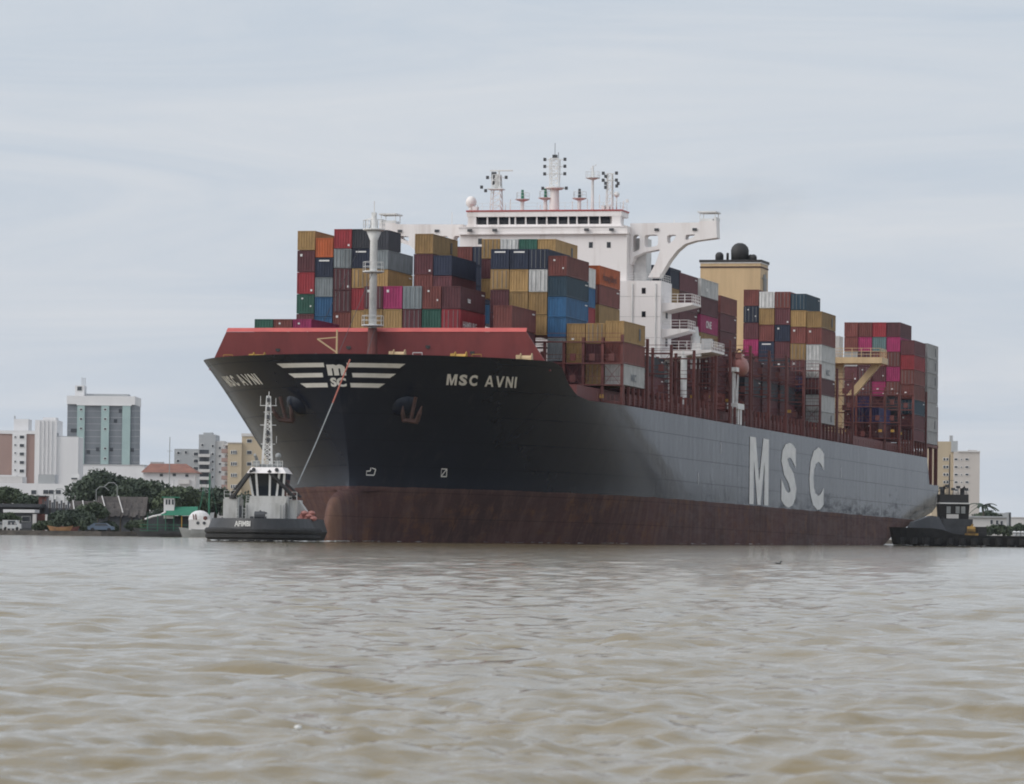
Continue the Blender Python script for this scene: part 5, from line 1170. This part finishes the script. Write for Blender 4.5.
for xa, xb in ((261.3, 260.2), (273.2, 274.2), (256.7, 253.0), (286.6, 288.6), (280.2, 283.4)):
    mb = MB(); mb.prism([(ux(xa)-.12, -2.25, uz(496.4)), (ux(xa)+.12, -2.25, uz(496.4)), (ux(xb)+.12, -2.96, uz(473.5)), (ux(xb)-.12, -2.96, uz(473.5))], (0, 0, 0), (0, .12, 0)); mb.build('window_post', 'whitetrim', whs)
mb = MB(); frust(mb, ux(251), ux(290.5), uz(473.5), ux(255), ux(286), uz(467.5), -3.2, 3, -2.4, 2.4); mb.build('roof', 'white', whs)
for x0, y0, x1, y1 in ((256, 471, 237.5, 497), (272.5, 471, 298, 497)):
    mb = MB(); mb.bar((ux(x0), -3.0, uz(y0)), (ux(x1), -2.6, uz(y1)), .21, 6); mb.bar((ux(x0)+(.5 if x0 > 260 else -.3), -2.4, uz(y0)), (ux(x1)+(.7 if x0 > 260 else -.6), -2.0, uz(y1)), .13, 6); mb.build('exhaust_stay', 'black', tug)
for x in (236.5, 296.5): mb = MB(); mb.tube([(ux(x), -2.2, uz(499)), (ux(x), -2.2, uz(494.5))], [.45, .35], 8); mb.build('exhaust_cap', 'black', tug)
mb = MB(); zb0, zb1 = uz(467.5), uz(396)
for sx in (-1, 1):
    for sy in (-1, 1): mb.bar((ux(267.8)+sx*.55, sy*.5, zb0), (ux(268.6)+sx*.18, sy*.18, zb1), .085)
for k in range(14):
    t0, t1 = k/14, (k+1)/14; w0, w1 = .5-.34*t0, .5-.34*t1; z0, z1 = zb0+(zb1-zb0)*t0, zb0+(zb1-zb0)*t1; x = ux(268.2)
    mb.bar((x-w0, -w0, z0), (x+w1, -w1, z1), .045); mb.bar((x+w0, -w0, z0), (x-w1, -w1, z1), .045); mb.bar((x-w1, -w1, z1), (x+w1, -w1, z1), .045)
mst = mb.build('lattice_mast', 'whitetrim', tug)
mb = MB(); mb.bar((ux(268.6), 0, zb1), (ux(269), 0, uz(391.5)), .05)
for y, w_ in ((405.5, .95), (425, .9), (444, .8), (412, .5)): mb.bar((ux(268.4)-w_, 0, uz(y)), (ux(268.4)+w_, 0, uz(y)), .05)
for x, y0, y1 in ((260.5, 396, 405.5), (275.8, 398, 405.5), (277, 436, 443)): mb.bar((ux(x), 0, uz(y0)), (ux(x), 0, uz(y1)), .03)
mb.build('yard', 'whitetrim', mst)
mb = MB()
for y in (400, 409, 417, 433, 440): lamp(mb, (ux(269), -.5, uz(y)))
mb.build('mast_lamp', 'darkgrey', mst)
mb = MB()
for x, yb in ((258.5, 455), (280.5, 456)): mb.tube([(ux(x), -1.2, uz(467.5)), (ux(x), -1.2, uz(yb+4)), (ux(x-1), -1.9, uz(yb))], [.25, .2, .16], 8); mb.box(ux(x)-.35, ux(x)+.35, -1.5, -.9, uz(466.5), uz(461))
mb.ball((ux(280), -1, uz(456)), .35, 10); mb.bar((ux(252), -1, uz(468)), (ux(259), -1, uz(459)), .06); mb.box(ux(261), ux(275), -.8, .8, uz(467.5), uz(464)); mb.build('fire_monitor', 'grey', tug)
mb = MB()
for k in range(7): mb.ball((ux(304+k*2.2), -2.2+.25*(k % 2), 2.65+.3*((k*7) % 3)), .42, 8, (1.1, .8, .7))
mb.build('rope_heap', 'salmon', tug)
mb = MB(); mb.rail([(ux(241), -3.0, 2.5), (ux(250), -3.0, 2.5)], 1.2, .04, .6, 3); mb.rail([(ux(291), -2.6, uz(500)), (ux(301), -2.6, uz(500))], .9, .035, .7, 2); mb.build('deck_rail', 'whitetrim', tug)

mb = MB()
for x in (244, 248, 252.5, 286, 289): mb.tube([(ux(x), -3.6, 2), (ux(x), -3.6, uz(505))], .06, 5)
for x in (243, 292.5): mb.tube([(ux(x), -2.7, 2), (ux(x), -2.7, uz(498)), (ux(x)+.4, -2.7, uz(496))], .14, 6)
mb.build('deck_pipe', 'grey', tug)
mb = MB(); mb.tube([(ux(262), -5.2, 2.9), (ux(272), -5.2, 2.9)], .5, 12); mb.box(ux(261), ux(273), -5.6, -4.7, 1.9, 2.6); mb.build('bow_winch', 'darkgrey', tug)
mb = MB(); mb.rail([(ux(228), -2.4, uz(498)), (ux(240), -2.4, uz(498))], .8, .03, .6, 2); mb.rail([(ux(255), -2.4, uz(467.5)), (ux(286), -2.4, uz(467.5))], .7, .03, .6, 2); mb.build('upper_rail', 'whitetrim', tug)
for x in (258, 281): mb = MB(); mb.tube([(ux(x), -2.9, uz(470)), (ux(x), -3.2, uz(470))], .22, 10); mb.build('search_light', 'darkgrey', tug)

# towing line from the bow fairlead to the tug
fa = SHIP @ Vector(S(2.3, 2.75, 21.6)); tb = Vector((tug.location.x+ux(299), TD-1.0, uz(484)))
a0 = SHIP @ Vector(S(-.1, 2.6, 21.3))
mid = a0.lerp(tb, .34)+Vector((0, 0, -.25)); mb = MB(); mb.tube([a0, mid], .085, 6); rp2 = None
line = empty('towing_line', 'long towing rope from the ship bow down to the grey tug', 'rope', Matrix.Identity(4))
mb.build('chafe_sleeve', 'roperd', line)
mb = MB(); mb.tube([mid, a0.lerp(tb, .65)+Vector((0, 0, -.3)), tb], .065, 6); mb.build('rope', 'grey', line)

# ------------------------------------------------------------------ dark tug at the stern, seen from the side
ED = 700.0; e0 = at(960, 546.9, ED); qq = 4500/ED
et = empty('escort_tug', 'dark blue black tug pushing at the stern of the ship', 'tugboat', T3(e0.x, ED, 0))
def vx(x): return (x-960)/qq
def vz(y): return (546.9-y)/qq
mb = MB(); L_ = 34.0; xs = [vx(889)+.2+L_*((i/20)**1.4) for i in range(21)]; vs = []; fs = []
for i, x in enumerate(xs):
    t = (x-xs[0])/L_; w_ = 5.2*(1-(1-min(1, t/.25))**2.2)**.6 if t < .25 else 5.2; zt = lerp(x, [(vx(893), 2.9), (vx(938), 2.75), (vx(950), 2.0), (vx(966), 1.75), (vx(1100), 1.7)])
    sh = 1.2*(1-min(1, t/.2))
    vs += [(x+sh, -w_*.85, -1), (x+sh*.4, -w_*.95, .6), (x, -w_, zt), (x, w_, zt), (x+sh*.4, w_*.95, .6), (x+sh, w_*.85, -1)]
for i in range(20):
    o = 6*i; p = o+6
    for k in range(5): fs.append((o+k, p+k, p+k+1, o+k+1))
fs.append((120, 121, 122, 123, 124, 125)); mb.add(vs, fs); mb.build('hull', 'rubber', et)
mb = MB()
for x in range(900, 1080, 12): mb.tube([(vx(x), -5.25, 1.3), (vx(x), -5.35, .25)], .55, 10)
mb.build('tyre_fender', 'rubber', et)
mb = MB(); mb.prism([(vx(909), -3.2, 2.5), (vx(946), -3.2, 2.3), (vx(938), -3.2, vz(517.5)), (vx(931), -3.2, vz(516.5)), (vx(913), -3.2, vz(523))], (0, 0, 0), (0, 6.4, 0)); mb.build('forecastle', 'shed', et)
mb = MB(); mb.box(vx(940), vx(972), -3, 3, 1.4, vz(519.5)); mb.box(vx(943), vx(970), -3.05, -3.0, vz(526), vz(524)); dh2 = mb.build('deckhouse', 'darkgrey', et)
for x in (950, 958, 966): mb = MB(); mb.box(vx(x), vx(x+2.2), -3.12, -3.06, 1.8, vz(528)); mb.build('door', 'darkgrey', dh2)
mb = MB(); frust(mb, vx(940), vx(968), vz(522), vx(939), vx(969), vz(504.5), -2.2, 2.2, -2.6, 2.6); w2 = mb.build('wheelhouse', 'black', et)
mb = MB(); mb.box(vx(939), vx(969), -2.9, 2.9, vz(504.5), vz(503.3)); mb.build('roof_edge', 'whitetrim', w2)
mb = MB(); mb.box(vx(939.5), vx(968), -2.5, 2.5, vz(503.3), vz(495)); mb.build('upper_bridge', 'black', w2)
for x in (946, 955, 960.5): mb = MB(); mb.box(vx(x), vx(x+4), -2.72, -2.5, vz(514), vz(507)); mb.build('window', 'grey', w2)
mb = MB(); mb.box(vx(946), vx(958), -2.75, -2.4, vz(519), vz(514.8)); mb.build('dodger', 'conc', w2)
mb = MB(); mb.rail([(vx(941), -2.4, vz(497)), (vx(967), -2.4, vz(497))], .5, .05, .6, 2); mb.rail([(vx(966), -4.9, 1.75), (vx(1060), -4.9, 1.7)], .9, .035, 1.6, 2); mb.build('rail', 'darkgrey', et)
mb = MB(); mb.tube([(vx(950), 0, vz(497)), (vx(950.5), 0, vz(455))], [.14, .06], 6); mb.bar((vx(946), 0, vz(481)), (vx(955), 0, vz(481)), .04); mb.bar((vx(939), 0, vz(492)), (vx(950), 0, vz(488)), .07); mb.bar((vx(939), 0, vz(492)), (vx(935), 0, vz(505)), .05); mb.bar((vx(944), 0, vz(497)), (vx(944), 0, vz(487)), .06); mb.build('mast', 'darkgrey', et)
mb = MB(); mb.tube([(vx(943), -2.8, vz(518)), (vx(940), -3, vz(528))], .18, 6); mb.tube([(vx(935), -2.4, vz(517)), (vx(943), -2.6, vz(528))], .1, 6); mb.build('stay', 'black', et)
mb = MB(); mb.tube([(vx(966), -3.4, vz(530.5)), (vx(974), -3.4, vz(530.5))], .62, 12); mb.box(vx(964), vx(977), -3.9, -2.6, vz(536), vz(533.5)); mb.bar((vx(968), -3.4, vz(530)), (vx(972), -3.4, vz(524.5)), .2); mb.build('tow_winch', 'winchyellow', et)
for x in (944, 964): mb = MB(); mb.tube([(vx(x), 1.2, vz(503)), (vx(x), 1.2, vz(489)), (vx(x)+.4, 1.2, vz(487.5))], .38, 8); mb.build('exhaust', 'black', et)
mb = MB()
for x, y in ((941, 490), (947, 488), (953, 491), (958, 489), (966, 491)): mb.bar((vx(x), -1.5, vz(497)), (vx(x), -1.5, vz(y)), .07); mb.box(vx(x)-.3, vx(x)+.3, -1.8, -1.2, vz(y), vz(y)+.4)
mb.build('roof_gear', 'darkgrey', et)
mb = MB(); mb.box(vx(975.5), vx(986), -2.8, 1.8, 1.4, vz(527)); mb.build('winch_house', 'black', et)
mb = MB()
for x in (1013, 1017, 1021): mb.lathe([(.3, 0), (.3, .6), (.45, .7), (.1, .9)], (vx(x), -3.8, 1.6), 8)
mb.build('bollard', 'whitetrim', et)

# ------------------------------------------------------------------ small floating things
fl = at(300, 736, 28.6); mb = MB(); mb.ball((0, 0, 0), .022, 10, (1.2, 1, .8)); o = mb.build('float', 'foam', None, True); o.location = (fl.x, 28.6, .05); tag(o, 'tiny white fishing float bobbing on the near brown water', 'float')
bp = at(780, 562, 205)
bird = empty('water_bird', 'small dark bird sitting on the water before the ship', 'bird', T3(bp.x, 205, .02))
mb = MB(); mb.ball((0, 0, .06), .13, 10, (1.5, .8, .6)); mb.tube([(.14, 0, .1), (.2, 0, .22), (.24, 0, .26)], [.05, .04, .05], 8); mb.tube([(.25, 0, .26), (.34, 0, .25)], [.03, .008], 6); mb.tube([(-.15, 0, .08), (-.32, 0, .12)], [.06, .02], 6); mb.v = [(a*.55, b*.55, c*.55) for a, b, c in mb.v]; mb.build('body', 'black', bird, True)

# ------------------------------------------------------------------ thin exhaust smoke over the funnel
def smoke_material():
    m = bpy.data.materials.new('exhaust_smoke'); m.use_nodes = True; t = m.node_tree; t.nodes.clear()
    o_ = N(t, 'ShaderNodeOutputMaterial'); v_ = N(t, 'ShaderNodeVolumePrincipled'); v_.inputs['Color'].default_value = (.32, .29, .25, 1); v_.inputs['Anisotropy'].default_value = .2
    tcn = N(t, 'ShaderNodeTexCoord'); nn = N(t, 'ShaderNodeTexNoise'); nn.inputs['Scale'].default_value = .16; nn.inputs['Detail'].default_value = 4
    t.links.new(tcn.outputs['Object'], nn.inputs['Vector'])
    sp = N(t, 'ShaderNodeVectorMath', operation='LENGTH'); mpn = N(t, 'ShaderNodeMapping'); mpn.inputs['Scale'].default_value = (1/14, 1/8, 1/8.5); t.links.new(tcn.outputs['Object'], mpn.inputs[0]); t.links.new(mpn.outputs[0], sp.inputs[0])
    fall = math_node(t, 'MAXIMUM', 0.0, math_node(t, 'SUBTRACT', 1.0, sp.outputs['Value']))
    t.links.new(math_node(t, 'MULTIPLY', fall, math_node(t, 'MULTIPLY', .07, math_node(t, 'MAXIMUM', 0.0, math_node(t, 'SUBTRACT', nn.outputs['Fac'], .38)))), v_.inputs['Density'])
    t.links.new(v_.outputs[0], o_.inputs['Volume']); return m
pm = at(742, 205, 752); mb = MB(); mb.ball((0, 0, 0), 1, 20, (14, 8, 8.5)); sm_ = mb.build('smoke', smoke_material()); sm_.location = pm; tag(sm_, 'faint brown exhaust smoke drifting above the cream funnel', None, None, 'stuff')

# ------------------------------------------------------------------ foam along the waterlines
fr = random.Random(9); mb = MB()
def fleck(x, y, r_, st=2.2):
    k = 7; vs = []; z = .1+fr.random()*.05
    for i in range(k):
        a = 2*math.pi*i/k; q = r_*fr.uniform(.5, 1.2); vs.append((x+q*st*math.cos(a), y+q*math.sin(a), z+fr.uniform(-.02, .05)))
    mb.add(vs, [tuple(range(k))])
for i in range(70):
    s_ = fr.choice((fr.uniform(-.8, 4), fr.uniform(0, 60), fr.uniform(0, 250))); c = SHIP @ Vector(S(s_, half_breadth(max(.1, s_), PIT*s_)+fr.uniform(.05, .6), PIT*s_)); fleck(c.x, c.y-.3, fr.uniform(.05, .22), 3)
for i in range(40): c = Vector((tc_.x+fr.uniform(-6.6, 6.6), TD-9.6+fr.uniform(-.6, .2)*1.0, 0)); fleck(c.x, c.y+abs(c.x-tc_.x)**2.2*.05, fr.uniform(.05, .16), 3)
for i in range(50): fleck(tc_.x+7.2+fr.uniform(-.8, .9), TD-5+fr.uniform(-2, 2), fr.uniform(.08, .3), 1.8)
for i in range(60): fleck(e0.x+vx(895)+fr.uniform(-1.5, 2.2), ED-3+fr.uniform(-2, 2), fr.uniform(.08, .3), 1.8)
for i in range(30): fleck(e0.x+fr.uniform(-9, 12), ED-5.6+fr.uniform(-.4, .1), fr.uniform(.05, .18), 3)
fo = mb.build('foam', 'foam'); tag(fo, 'small white foam flecks along the waterlines of ship and tugs', None, None, 'stuff')

# ------------------------------------------------------------------ the air over the river
hm = bpy.data.materials.new('river_air'); hm.use_nodes = True; ht = hm.node_tree; ht.nodes.clear()
ho = N(ht, 'ShaderNodeOutputMaterial'); hv = N(ht, 'ShaderNodeVolumePrincipled'); hv.inputs['Color'].default_value = (.80, .86, .95, 1); hv.inputs['Density'].default_value = HAZE; hv.inputs['Anisotropy'].default_value = .1
ht.links.new(hv.outputs[0], ho.inputs['Volume'])
mb = MB(); mb.box(-2700, 2700, -600, 4700, -2.0, 75); hz = mb.build('haze', hm); tag(hz, 'thin pale haze in the air over river and town', None, None, 'stuff')
